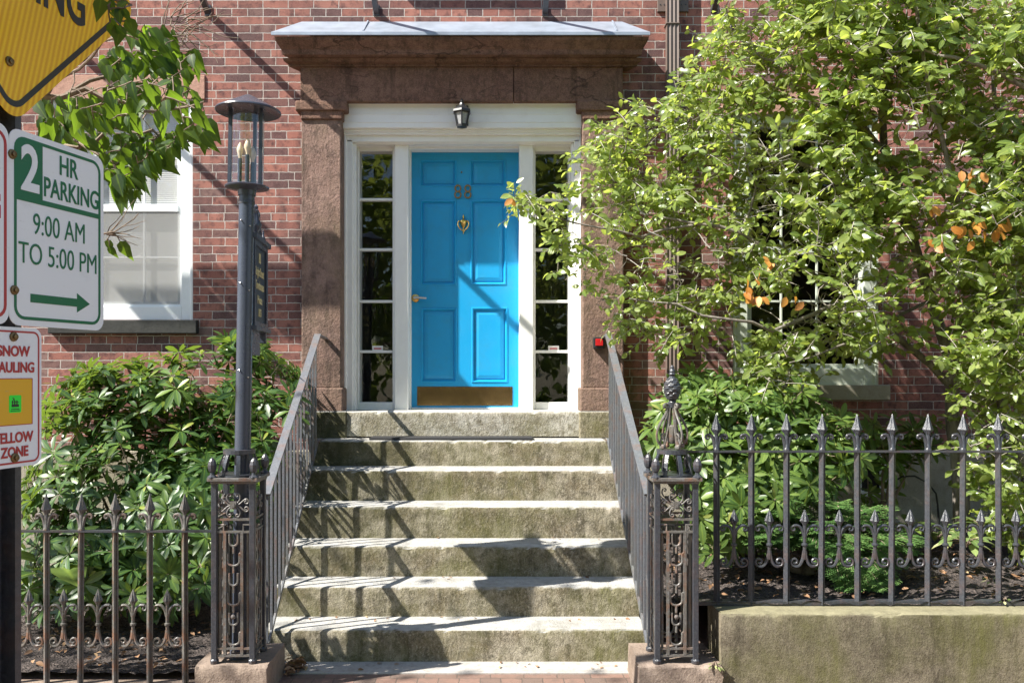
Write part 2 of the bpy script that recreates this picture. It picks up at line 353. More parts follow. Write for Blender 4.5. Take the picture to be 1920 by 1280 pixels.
def text(body, name, mat, parent, loc, size, xs=1.0, rot=(0, 0, 0), bold=0.0, align='CENTER', ext=.0006, shear=0):
    cu = bpy.data.curves.new(name, 'FONT'); cu.body = body; cu.size = size; cu.align_x = align; cu.extrude = ext; cu.offset = bold; cu.shear = shear
    cu.resolution_u = 4
    t = bpy.data.objects.new('tmp', cu); COL.objects.link(t)
    dg = bpy.context.evaluated_depsgraph_get(); me = bpy.data.meshes.new_from_object(t.evaluated_get(dg)); bpy.data.objects.remove(t)
    me.name = name; me.materials.clear(); me.materials.append(mat)
    me.transform(Matrix.Diagonal((xs, 1, 1, 1)))
    o = bpy.data.objects.new(name, me); COL.objects.link(o); o.parent = parent; o.location = loc; o.rotation_euler = rot
    return o
def rrect(x0, x1, y0, y1, r, n=5):
    pts = []
    for cx, cy, a0 in ((x1 - r, y0 + r, -90), (x1 - r, y1 - r, 0), (x0 + r, y1 - r, 90), (x0 + r, y0 + r, 180)):
        for i in range(n + 1):
            a = R(a0 + 90 * i / n); pts.append((cx + r * math.cos(a), cy + r * math.sin(a)))
    return pts
def frame_ring(mb, outer, inner, z0, z1):        # border between two outlines with equally many points, in local x, y
    k = len(outer); vs = [(p[0], p[1], z) for z in (z0, z1) for q in (outer, inner) for p in q]; fs = []
    for i in range(k):
        j = (i + 1) % k
        fs += [(2 * k + i, 2 * k + j, 3 * k + j, 3 * k + i), (i, k + i, k + j, j), (i, j, 2 * k + j, 2 * k + i), (k + i, 3 * k + i, 3 * k + j, k + j)]
    mb.add(vs, fs); return mb
def spiral(c, r0, r1, a0, a1, n=14):
    return [(c[0] + (r0 + (r1 - r0) * i / n) * math.cos(a0 + (a1 - a0) * i / n), c[1] + (r0 + (r1 - r0) * i / n) * math.sin(a0 + (a1 - a0) * i / n)) for i in range(n + 1)]
def bez(p0, p1, p2, p3, n=8):
    out = []
    for i in range(n + 1):
        t = i / n; a, b, c, d = (1 - t) ** 3, 3 * t * (1 - t) ** 2, 3 * t * t * (1 - t), t ** 3
        out.append(tuple(a * p0[k] + b * p1[k] + c * p2[k] + d * p3[k] for k in range(len(p0))))
    return out

PROF = {'oval': ((.22, .52, .82), (.78, 1.0, .62)), 'heart': ((.10, .38, .74), (.82, 1.0, .42)), 'lance': ((.28, .6, .86), (.62, 1.0, .66)), 'needle': ((.15, .5, .85), (1, 1, .6))}
def leaves(name, mat, parent, base, d, nrm, L, W, shape='oval', curl=.15, fold=.18, rnd=None):
    base, d, nrm = (np.asarray(a, float) for a in (base, d, nrm)); n = len(base)
    L = np.broadcast_to(np.asarray(L, float), (n,)); W = np.broadcast_to(np.asarray(W, float), (n,)); curl = np.broadcast_to(np.asarray(curl, float), (n,))
    d = d / np.linalg.norm(d, axis=1, keepdims=True); nrm = nrm - d * (nrm * d).sum(1, keepdims=True); nrm = nrm / (np.linalg.norm(nrm, axis=1, keepdims=True) + 1e-9)
    sd = np.cross(d, nrm); ts, ws = PROF[shape]
    def c(t): return base + d * (L * t)[:, None] - nrm * (curl * L * t * t)[:, None]
    cols = [c(0)] + [c(t) for t in ts] + [c(1.0)]
    for sg in (-1, 1):
        for t, w_ in zip(ts, ws): cols.append(c(t) + sd * (sg * W * w_ / 2)[:, None] + nrm * (fold * W * w_ / 2)[:, None])
    V = np.stack(cols, 1).reshape(-1, 3)
    tri = [(0, 8, 1), (0, 1, 5), (3, 10, 4), (3, 4, 7)]; quad = [(1, 8, 9, 2), (1, 2, 6, 5), (2, 9, 10, 3), (2, 3, 7, 6)]
    o = (np.arange(n) * 11)[:, None, None]
    tr = (np.array(tri)[None] + o).reshape(-1); qd = (np.array(quad)[None] + o).reshape(-1)
    me = bpy.data.meshes.new(name); me.vertices.add(len(V))
    if parent is not None:
        inv = np.array(wmat(parent).inverted()); V = V @ inv[:3, :3].T + inv[:3, 3]
    me.vertices.foreach_set('co', V.astype(np.float32).ravel())
    nt_, nq = len(tr) // 3, len(qd) // 4
    me.loops.add(len(tr) + len(qd)); me.loops.foreach_set('vertex_index', np.concatenate([tr, qd]).astype(np.int32))
    me.polygons.add(nt_ + nq)
    me.polygons.foreach_set('loop_start', np.concatenate([np.arange(nt_) * 3, nt_ * 3 + np.arange(nq) * 4]).astype(np.int32))
    me.update(calc_edges=True); me.validate()
    me.polygons.foreach_set('use_smooth', [True] * len(me.polygons))
    am = me.attributes.new('rib', 'FLOAT', 'POINT'); am.data.foreach_set('value', np.tile(np.array([1] * 5 + [0] * 6, np.float32), n))
    at = me.attributes.new('rnd', 'FLOAT', 'POINT')
    if rnd is None: rnd = rng.random(n)
    at.data.foreach_set('value', np.repeat(np.asarray(rnd), 11).astype(np.float32))
    me.materials.append(mat)
    o = bpy.data.objects.new(name, me); COL.objects.link(o)
    if parent is not None: o.parent = parent
    return o
def rough_slab(x0, x1, prof, nx, amp, seed):
    """a worn stone block: a profile (distance, height, wear) drawn along x with uneven faces and a chipped edge"""
    r = np.random.default_rng(seed); k = len(prof); mb = MB(); vs = []
    chips = [(r.uniform(x0, x1), r.uniform(.012, .05), r.uniform(.3, 1)) for _ in range(int((x1 - x0) * 5))]
    ph = r.uniform(0, 6.28, (k, 6)); fq = np.array([2.1, 4.7, 9.3, 17, 31, 55])
    for i in range(nx + 1):
        x = x0 + (x1 - x0) * i / nx; ch = max([d * max(0, 1 - abs(x - c) / w_) for c, w_, d in chips] + [0])
        for j, (y, z, w_) in enumerate(prof):
            e = float((np.sin(fq * x + ph[j]) / (1 + .25 * np.arange(6))).sum()) * amp * .35 + r.normal(0, amp * .25)
            e2 = float((np.sin(fq * x + ph[j][::-1]) / (1 + .25 * np.arange(6))).sum()) * amp * .3 * min(1, w_)
            ed = max(0, w_ - 1) * ch * .012
            vs.append((x + (0 if 0 < i < nx else r.normal(0, amp)), y + (e if w_ else 0) + ed, z + (e2 if w_ else 0) - ed))
    fs = [(i * k + j, i * k + (j + 1) % k, (i + 1) * k + (j + 1) % k, (i + 1) * k + j) for i in range(nx) for j in range(k)]
    fs += [tuple(range(k)), tuple(range(nx * k, nx * k + k))[::-1]]
    return mb.add(vs, fs)
def worn_profile(y0, y1, z0, z1):
    h = z1 - z0; d = y1 - y0
    return [(y0, z0, .5), (y0, z0 + h * .25, 1), (y0, z0 + h * .5, 1), (y0, z0 + h * .75, 1), (y0, z1 - .02, 1.4), (y0 + .003, z1 - .009, 2), (y0 + .009, z1 - .002, 2), (y0 + .019, z1, 1.5), (y0 + d * .12 + .02, z1, .6), (y0 + d * .3 + .02, z1, .5), (y1, z1, 0), (y1, z0, 0)]
def rvec(n, s=1.0): return rng.normal(0, s, (n, 3))
def in_poly(x, y, poly):
    c = False; j = len(poly) - 1
    for i in range(len(poly)):
        (xi, yi), (xj, yj) = poly[i], poly[j]
        if (yi > y) != (yj > y) and x < (xj - xi) * (y - yi) / (yj - yi) + xi: c = not c
        j = i
    return c
#--SECTIONS--
# ================================================================== ground
YW = 7.15                                   # brick face of the house
g = MB().box(-40, 40, -30, 7.0, -.5, -.004).build('pavement', M['paver']); struct(g)
g = MB().box(-1.62, 1.2, 5.165, 5.40, -.1, .006).build('stone_paving_strip', M['flag'], bevel=.004); struct(g)
g = MB().box(-40, 40, -30, -3.2, -.4, .001).build('road', M['asphalt']); struct(g)
def soil_sheet(name, x0, x1, y0, y1, z0, amp, base):
    nx, ny = int((x1 - x0) / .035), int((y1 - y0) / .035)
    vs, fs = [], []
    ph = rng.random(8) * 6.28
    for j in range(ny + 1):
        for i in range(nx + 1):
            x = x0 + (x1 - x0) * i / nx; y = y0 + (y1 - y0) * j / ny
            h = .35 * math.sin(4 * x + ph[0]) * math.sin(5 * y + ph[1]) + .25 * math.sin(11 * x + ph[2] + y) * math.sin(9 * y + ph[3]) + rng.normal(0, .28)
            vs.append((x, y, z0 + amp * h))
    for j in range(ny):
        for i in range(nx): a = j * (nx + 1) + i; fs.append((a, a + 1, a + nx + 2, a + nx + 1))
    o = MB().add(vs, fs).build(name, M['soil'], smooth=True); struct(o); return o
soil_sheet('garden_soil', -5.2, -1.3, 5.06, 7.2, .045, .022, 0)
soil_sheet('raised_garden_soil', 1.0, 5.6, 4.98, 7.2, .475, .03, 0)

# ================================================================== house
house = thing('brick_house', 'red brick town house with brownstone entrance and bright blue door', 'house', (0, YW, 0))
ox0, ox1, oz1 = X(600, YW), X(1132, YW), Z(150, YW)
LW = (95, 362, 187, 600); RW = (1374, 1648, 215, 722)
def op(w_): return (X(w_[0], YW), X(w_[1], YW), Z(w_[3], YW), Z(w_[2], YW))
opens = [op(LW), op(RW), (ox0, ox1, 0.3, oz1)]
xs = sorted({-9, 9} | {v for o in opens for v in o[:2]}); zs = sorted({0, 8.5} | {v for o in opens for v in o[2:]})
mb = MB()
for i in range(len(xs) - 1):
    for j in range(len(zs) - 1):
        cx, cz = (xs[i] + xs[i + 1]) / 2, (zs[j] + zs[j + 1]) / 2
        if any(o[0] < cx < o[1] and o[2] < cz < o[3] for o in opens): continue
        mb.add([(xs[i], YW, zs[j]), (xs[i + 1], YW, zs[j]), (xs[i + 1], YW, zs[j + 1]), (xs[i], YW, zs[j + 1])], [(0, 1, 2, 3)])
for a, b, c, d in opens:
    for q in ([(a, c), (a, d)], [(a, d), (b, d)], [(b, d), (b, c)], [(b, c), (a, c)]):
        (p, r), (p2, r2) = q; mb.add([(p, YW, r), (p2, YW, r2), (p2, YW + .35, r2), (p, YW + .35, r)], [(0, 1, 2, 3)])
for q in ([(-9, 0), (-9, 8.5)], [(-9, 8.5), (9, 8.5)], [(9, 8.5), (9, 0)]):
    (p, r), (p2, r2) = q; mb.add([(p, YW, r), (p2, YW, r2), (p2, YW + 7, r2), (p, YW + 7, r)], [(0, 1, 2, 3)])
mb.add([(-9, YW + 7, 0), (9, YW + 7, 0), (9, YW + 7, 8.5), (-9, YW + 7, 8.5)], [(0, 1, 2, 3)])
me_wall = mb.build('wall', M['brick'], house)
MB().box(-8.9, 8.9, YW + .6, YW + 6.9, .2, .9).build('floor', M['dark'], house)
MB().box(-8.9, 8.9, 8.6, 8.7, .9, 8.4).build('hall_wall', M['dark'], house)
zf = 1.165
fb = MB()
fb.box(-9, X(600, YW), YW - .035, YW + .1, -.2, zf); fb.box(X(1170, YW), 9, YW - .035, YW + .1, -.2, zf)
fb.box(X(1520, 7.08), X(1604, 7.08), 7.08, YW + .1, Z(842, 7.08), Z(800, 7.08))
fb.build('foundation', M['found'], house, bevel=.008)
# basement window set in the foundation
bw = MB(); 
for a in ((1606, 1616, 850, 930), (1652, 1662, 850, 930), (1616, 1652, 850, 860), (1616, 1652, 920, 930)): bw.pbox(*a, 7.075, 7.13)
bwin = bw.build('basement_window', M['whiteb'], house, bevel=.004)
MB().pbox(1616, 1652, 860, 920, 7.105, 7.112).build('pane', M['dark'], bwin)

# brownstone entrance
YP = 7.05
def pil(x0, x1):
    mb = MB(); mb.pbox(x0, x1, 222, 728, YP, YW + .12)
    o = mb.build('pilaster', M['brownrough'], house, bevel=.012)
    m2 = MB(); c0, c1 = x0 - 8, x1 + 6
    if x0 > 900: c0, c1 = x0 - 6, x1 + 8
    m2.pbox(c0 + 6, c1 - 4, 205, 224, YP - .018, YW + .1); m2.pbox(c0 - 4, c1 + 4, 188, 207, YP - .036, YW + .1)
    m2.build('capital', M['brown'], o, bevel=.012)
    m3 = MB(); m3.pbox(x0 - 4, x1 + 3, 727, 772, YP - .02, YW + .1)
    m3.build('pilaster_base', M['brownrough'], o, bevel=.012)
    m4 = MB(); m4.pbox(x0 - 6, x1 + 10 if x0 < 900 else x1 + 2, 771, 822, YP - .035, YW + .1)
    m4.build('pilaster_plinth', M['step'], o, bevel=.012)
pil(565, 640); pil(1092, 1170)
lt = MB(); lt.pbox(563, 962.5, 108, 190, YP - .002, YW + .3); lt.pbox(963.5, 1168, 108, 190, YP + .002, YW + .3)
lt.build('lintel', M['brown'], house, bevel=.006)
cor = MB()
def run(prof, x0, x1, mb):            # moulding profile (distance, height) run along the front, mitred a little at the ends
    k = len(prof); vs = []; y0 = min(p[0] for p in prof)
    for e, xx in ((1, x0), (-1, x1)):
        for y, z in prof: vs.append((xx + e * (y - y0) * .55, y, z))
    mb.add(vs, [tuple(range(k)), tuple(range(2 * k - 1, k - 1, -1))] + [(i, (i + 1) % k, k + (i + 1) % k, k + i) for i in range(k)])
zt = Z(66, 6.82)
run([(7.2, zt - .005), (6.835, zt - .005), (6.84, zt - .03), (6.87, zt - .055), (6.905, zt - .085), (6.915, zt - .12), (6.94, zt - .125), (7.2, zt - .125)], X(514, 6.83), X(1217, 6.83), cor)
cor.build('cornice', M['brown'], house)
b2 = MB(); run([(7.2, zt - .127), (6.975, zt - .127), (6.985, zt - .15), (7.03, zt - .16), (7.03, zt - .175), (7.2, zt - .175)], X(530, 6.97), X(1204, 6.97), b2)
b2.build('bed_moulding', M['brown'], house)
fl = MB(); zl = Z(63, 6.815)
run([(7.13, Z(41, 7.13)), (6.85, zl + .035), (6.812, zl + .012), (6.812, zl - .012), (6.83, zl - .012), (6.83, zl), (6.86, zl + .01), (7.13, Z(41, 7.13) - .03)], X(508, 6.81), X(1219, 6.81), fl)
flo = fl.build('roof_flashing', M['zinc'], house)
sm = MB()
for px in (690, 1148):
    sm = MB(); a = P(px, 42, 7.12) + Vector((0, -.004, .008)); b = P(px - (960 - px) * .0 , 58, 6.86); b = Vector((a.x, 6.853, zl + .037))
    sm.bar(a, b, .012, .012); sm.build('seam', M['zinc'], flo)

# white door frame
YD = 7.47
fr = MB()
for s0, s1, s2, s3, s4 in ((640, 649, 661, 668, 674), (1096, 1088, 1077, 1071, 1066)):
    for a, b, yy in ((s0, s1, 7.19), (s1, s2, 7.215), (s2, s3, 7.25), (s3, s4, 7.36)):
        fr.pbox(min(a, b), max(a, b), 262 if yy > 7.2 else 245, 770, yy, YD + .05)
fr.pbox(640, 1096, 240, 247, 7.165, YD + .05); fr.pbox(641, 1095, 247, 252, 7.18, YD + .05)
fr.pbox(650, 1087, 252, 266, 7.215, YD + .05); fr.pbox(661, 1078, 266, 270, 7.25, YD + .05); 
for a, b in ((740, 766), (974, 1000)): fr.pbox(a, b, 268, 770, 7.285, YD + .05)
fr.pbox(764, 770.5, 268, 768, 7.40, YD + .05); fr.pbox(975.5, 979, 268, 768, 7.40, YD + .05)
fr.pbox(764, 978, 266, 279, 7.345, YD + .05); fr.pbox(764, 978, 764, 771, 7.43, YD + .06)
door_frame = fr.build('door_frame', M['white'], house, bevel=.005)
tb = MB(); y0 = 7.10    # the boxed head above, its upper corners cut away
poly = [(642, 240), (1092, 240), (1092, 214), (1084, 205), (1081, 196), (1075, 191), (658, 191), (652, 196), (650, 205), (642, 214)]
tb.prism([(X(a, 7.13), Z(b, 7.13)) for a, b in poly], (0, 7.13, 0), (1, 0, 0), (0, 0, 1), (0, 1, 0), .35)
hd = MB(); hd.prism([(X(a, 7.115), Z(b, 7.115)) for a, b in [(656, 190), (1077, 190), (1080, 195), (653, 195)]], (0, 7.115, 0), (1, 0, 0), (0, 0, 1), (0, 1, 0), .05)
tb.v += []; o = tb.build('frame_head', M['white'], house, bevel=.006); hd.build('head_bead', M['white'], o, bevel=.004)
for yy in (213, 228):
    MB().pbox(645, 1090, yy, yy + 1.6, 7.125, 7.2).build('board_edge', M['white'], o, bevel=.002)
# sidelights
for a, b in ((674, 736), (1004, 1067)):
    sd = MB(); Yg = 7.40
    sd.pbox(a - 8, a, 270, 768, 7.345, YD); sd.pbox(b, b + 8, 270, 768, 7.345, YD); sd.pbox(a, b, 270, 283, 7.346, YD); sd.pbox(a, b, 754, 769, 7.346, YD)
    so = sd.build('sidelight', M['white'], house, bevel=.004)
    for yy in (374, 468, 565, 659): MB().pbox(a, b, yy - 2.5, yy + 2.5, Yg - .02, Yg + .03).build('glazing_bar', M['white'], so, bevel=.003)
    MB().pbox(a, b, 283, 754, Yg, Yg + .006).build('pane', M['glass'], so)
    cx = 708 if a < 800 else 1038
    st = MB().pbox(cx - 10, cx + 10, 648, 657, Yg - .003, Yg - .001).build('sticker', M['tag'], so)
    MB().pbox(cx - 7, cx + 7, 652, 654.5, Yg - .005, Yg - .003).build('sticker_print', M['pink'], so)
# door
def panelled(x0, x1, z0, z1, Y, panels, rings, mb):
    xc = sorted({x0, x1} | {v for p in panels for v in p[:2]}); zc = sorted({z0, z1} | {v for p in panels for v in p[2:]})
    for i in range(len(xc) - 1):
        for j in range(len(zc) - 1):
            mx, mz = (xc[i] + xc[i + 1]) / 2, (zc[j] + zc[j + 1]) / 2
            if any(p[0] < mx < p[1] and p[2] < mz < p[3] for p in panels): continue
            mb.add([(xc[i], Y, zc[j]), (xc[i + 1], Y, zc[j]), (xc[i + 1], Y, zc[j + 1]), (xc[i], Y, zc[j + 1])], [(0, 1, 2, 3)])
    for a, b, c, d in panels:
        prev = None
        for ins, dep in rings:
            q = [(a + ins, Y + dep, c + ins), (b - ins, Y + dep, c + ins), (b - ins, Y + dep, d - ins), (a + ins, Y + dep, d - ins)]
            if prev: 
                for k in range(4): mb.add([prev[k], prev[(k + 1) % 4], q[(k + 1) % 4], q[k]], [(0, 1, 2, 3)])
            prev = q
        mb.add(prev, [(0, 1, 2, 3)])
pn = [(787, 857, 299, 351), (881, 949, 299, 351), (788, 856, 375, 535), (882, 949, 374, 534), (789, 857, 577, 717), (884, 952, 576, 717)]
dm = MB(); panelled(X(768, YD), X(978, YD), Z(772, YD), Z(277, YD), YD, [(X(a, YD), X(b, YD), Z(d, YD), Z(c, YD)) for a, b, c, d in pn],
         [(0, 0), (.004, -.006), (.012, -.006), (.024, .016), (.032, .016), (.034, .010), (.065, .004)], dm)
door = dm.build('door', M['blue'], house)
MB().box(X(768, YD), X(978, YD), YD + .03, YD + .06, Z(772, YD), Z(277, YD)).build('door_back', M['blue'], door)
for k, px in enumerate((858.5, 877)):
    text('8', 'door_number', M['numeral'], door, (X(px, YD), YD - .012 - YW, Z(373, YD)), .180, .86, (R(90), 0, 0), -.0016, ext=.0012)
kn = MB(); kx, ky = X(869, YD), YD
def zd(p): return Z(p, YD)
kn.lathe([(.0, zd(402)), (.004, zd(404)), (.009, zd(407)), (.004, zd(410)), (.012, zd(412)), (.02, zd(413.5)), (.036, zd(414.5)), (.036, zd(417.5)), (.028, zd(419)), (.022, zd(423)), (.01, zd(427)), (.006, zd(430)), (.012, zd(433)), (.005, zd(436)), (0, zd(440))][::-1], (kx, ky - .012, 0), 14)
for sg in (-1, 1):
    kn.tube([(kx + sg * q[0], ky - .03, zd(q[1])) for q in bez((.036, 415), (.062, 420), (.04, 430), (.008, 433), 10)], .0055, 6)
kn.build('knocker', M['brass'], door, smooth=True)
hx, hz = X(779, YD), zd(559)
MB().lathe([(.0, 0), (.032, 0), (.036, -.006), (.033, -.014), (.012, -.018), (.012, -.05), (.0, -.05)], (hx, YD, hz), 18, axis='y').build('handle_rose', M['brass'], door, smooth=True)
hb = MB(); hb.lathe([(0, 0), (.036, 0), (.034, .012), (.014, .018), (.013, .055), (0, .055)], (hx, YD, hz), 20, axis='y') 
hb.build('handle_collar', M['brass'], door, smooth=True)
MB().tube([(hx - .012, YD - .055, hz), (hx + .05, YD - .058, hz), (hx + .1, YD - .055, hz - .004)], [.011, .01, .009], 10).build('handle', M['chrome'], door, smooth=True)
kp = MB().pbox(782, 961, 724.5, 760, YD - .004, YD + .002).build('kick_plate', M['kick'], door)
for a in (786, 827, 870, 914, 957):
    for b in (727.5, 757): MB().lathe([(0, 0), (.004, 0), (.003, .003), (0, .003)], (X(a, YD), YD - .004, zd(b)), 8, axis='y').build('screw', M['brass'], door)
MB().lathe([(0, 0), (.008, 0), (.006, .008), (0, .008)], (X(865.5, YD), YD, zd(323)), 10, axis='y').build('peephole', M['bronze'], door)

# windows
def window(w_, y0, meet, mat, bl, cols, rows_u, rows_l, rail=(17, 26), sillx=(0, 6), case=22, sillmat='darksill', lint=True, sillh=25, slant=0):
    a, b, c, d = w_; Yf = YW + .03; f = MB()
    f.pbox(a, a + case, c, d, Yf, Yf + .2); f.pbox(b - case, b, c, d, Yf, Yf + .2); f.pbox(a + case, b - case, c, c + 16, Yf + .001, Yf + .2)
    f.pbox(a + case, b - case, d - rail[1], d, Yf + .002, Yf + .2)
    f.pbox(a, a + 6, c, d, Yf - .02, Yf + .1); f.pbox(b - 6, b, c, d, Yf - .02, Yf + .1)
    wo = f.build('window', mat, house, bevel=.005)
    Ys = Yf + .045; s = MB(); A, B = a + case, b - case
    s.pbox(A - 2, A + 7, c + 14, d - rail[1] + 2, Ys, Ys + .045); s.pbox(B - 7, B + 2, c + 14, d - rail[1] + 2, Ys, Ys + .045)
    s.pbox(A + 7, B - 7, c + 14, c + 24, Ys + .001, Ys + .045); s.pbox(A + 7, B - 7, meet - 7, meet + 7, Ys - .012, Ys + .045); s.pbox(A + 7, B - 7, d - rail[1] - 8, d - rail[1] + 2, Ys + .001, Ys + .045)
    for q in cols: s.pbox(q - 2, q + 2, c + 24, meet - 7, Ys + .012, Ys + .03)
    for q in rows_u: s.pbox(A + 7, B - 7, q - 2, q + 2, Ys + .013, Ys + .031)
    if rows_l:
        for q in cols: s.pbox(q - 2, q + 2, meet + 7, d - rail[1] - 8, Ys + .012, Ys + .03)
        for q in rows_l: s.pbox(A + 7, B - 7, q - 2, q + 2, Ys + .013, Ys + .031)
    s.build('sash', mat, wo, bevel=.003)
    MB().pbox(A + 5, B - 5, c + 22, d - rail[1] - 6, Ys + .022, Ys + .026).build('pane', M['glass'], wo)
    if bl:
        MB().pbox(A + 3, B - 3, meet + 6, d - rail[1] - 4, Ys - .006, Ys - .004).build('insect_screen', M['screen'], wo)
        q = MB(); Yb = Ys + .05; z = Z(bl[0], Yb); z1 = Z(bl[1], Yb)
        while z > z1:
            q.add([(X(A - 2, Yb), Yb, z - .009), (X(B + 2, Yb), Yb, z - .009), (X(B + 2, Yb), Yb + .003, z + .008), (X(A - 2, Yb), Yb + .003, z + .008)], [(0, 1, 2, 3)]); z -= .0165
        q.build('blind', M['blind'], wo)
    st = MB(); st.pbox(a - sillx[1], b + sillx[1] + sillx[0], d, d + sillh, YW - .06, YW + .2); st.build('window_sill', M[sillmat], wo, bevel=.006)
    if lint:
        l = MB(); l.pbox(a - 20, b + 22, c - 46, c - 1, YW - .012, YW + .15); l.build('window_lintel', M['lint'], wo, bevel=.005)
    return wo
window(LW, 0, 390, M['whiteb'], (200, 575), (180, 270), (297,), (483,), (17, 26))
window(RW, 0, 470, M['greenw'], None, (1465, 1532), (330,), (565,), (17, 32), (0, 22), 28, 'found', True, 28)
usl = MB().box(-.90, .36, 7.03, 7.3, 5.16, 5.28).build('upper_window_sill', M['brown'], house, bevel=.01)
# downspout
ds = MB(); Yd = 7.06
prof = []
x0, x1 = X(1251, Yd), X(1273, Yd)
for i in range(7):
    xx = x0 + (x1 - x0) * i / 6.0
    prof += [(xx, Yd if i % 2 == 0 else Yd + .008)]
prof += [(x1, Yd + .07), (x0, Yd + .07)]
k = len(prof); ds.add([(p[0], p[1], z) for z in (.9, 6.0) for p in prof], [(i, (i + 1) % k, k + (i + 1) % k, k + i) for i in range(k)])
dso = ds.build('downspout', M['spout'], house)
for q in ((1233, 1251, -30, 22, 7.13, 7.15), (1273, 1291, -30, 22, 7.13, 7.15), (1249, 1275, 42, 44.5, 7.055, 7.15), (1249, 1275, 620, 622.5, 7.055, 7.15)): MB().pbox(*q).build('downspout_strap', M['spout'], dso, bevel=.003)
for a in (1238, 1245, 1278, 1286): MB().lathe([(0, 0), (.006, 0), (.004, .004), (0, .004)], (X(a, 7.13), 7.13, Z(9, 7.13)), 8, axis='y').build('strap_screw', M['iron'], dso)

# ================================================================== stone steps
SY = [5.36, 5.64, 5.92, 6.20, 6.48, 6.76, 7.035]; SZ = [.208, .405, .616, .846, 1.077, 1.277, 1.492]
steps = thing('stone_steps', 'weathered mossy stone steps climbing to the blue front door', 'steps', (-.22, 5.36, 0))
for k in range(6):
    mb = MB(); x0, x1 = -1.425 + random.uniform(-.006, .006), .985 + random.uniform(-.006, .006)
    mb = rough_slab(x0, x1, worn_profile(SY[k], 7.14 + .002 * k, (SZ[k - 1] - .012 if k else -.05), SZ[k]), 120, .0022, 40 + k)
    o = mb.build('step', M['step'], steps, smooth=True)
rough_slab(X(649, 7.035), X(1094, 7.035), worn_profile(7.035, 7.5, Z(818, 7.035), Z(771, 7.035)), 100, .0018, 77).build('threshold', M['sill'], steps, smooth=True)
dmat = MB().box(X(692, 6.80), X(1000, 6.80), 6.80, 7.01, SZ[5] + .002, SZ[5] + .02).build('doormat', M['rubber'], bevel=.004)
tag(dmat, 'thin black rubber doormat lying on the top step before the threshold', 'doormat')

# ================================================================== stair railings
def railing(xt, xb, label):
    yb, zb, yt, zt_ = 5.20, 1.075, 6.72, 2.115
    t = thing('stair_railing', label, 'railing', (xb, yb, 0), group='iron railings beside the steps')
    hr = MB(); a = Vector((xb, yb, zb)); b = Vector((xt, yt, zt_))
    sgn = -1 if xt < 0 else 1
    hr.tube([a, b], 0, sec=[(-.026, -.008), (.026, -.008), (.026, .004), (.018, .009), (-.018, .009), (-.026, .004)])
    hr.tube([b, b + Vector((0, .04, -.004)), Vector((xt, YP - .005, zt_ - .02))], 0, sec=[(-.02, -.006), (.02, -.006), (.02, .006), (-.02, .006)])
    hr.build('handrail', M['rail'], t)
    n = 15; zlo = lambda y: .235 + (y - 5.36) * .762
    br_ = MB(); br_.bar((xb, yb + .04, zlo(yb + .04)), (xt, yt + .02, zlo(yt + .02)), .012, .03); br_.build('bottom_rail', M['rail'], t)
    for i in range(n):
        f = (i + .2) / n; y = yb + (yt - yb) * f; x = xb + (xt - xb) * f
        MB().box(x - .0075, x + .0075, y - .0075, y + .0075, zlo(y) - .005, zb + (zt_ - zb) * f - .004).build('baluster', M['rail'], t)
    ft = MB(); ft.bar((xt, yt, zlo(yt)), (xt + .0, 7.03, zlo(yt) + .0), .03, .012); ft.build('wall_bracket', M['rusty'], t)
    return t
railing(-1.362, -1.368, 'black iron stair railing between the steps and the lamp post')
railing(.925, .962, 'black iron stair railing between the steps and the pineapple topped pier')

# ================================================================== plinths and gate piers
def plinth(x0, x1, label):
    mb = rough_slab(x0, x1, worn_profile(4.79, 5.20, -.05, .174), 26, .004, int(x1 * 100) + 300)
    o = mb.build('stone_plinth', M['plinth'], smooth=True); return tag(o, label, 'plinth', 'stone blocks under the gate piers')
plinth(-1.655, -1.255, 'brown stone block under the iron pier that holds the lamp post')
plinth(.835, 1.30, 'brown stone block under the pineapple topped iron pier')

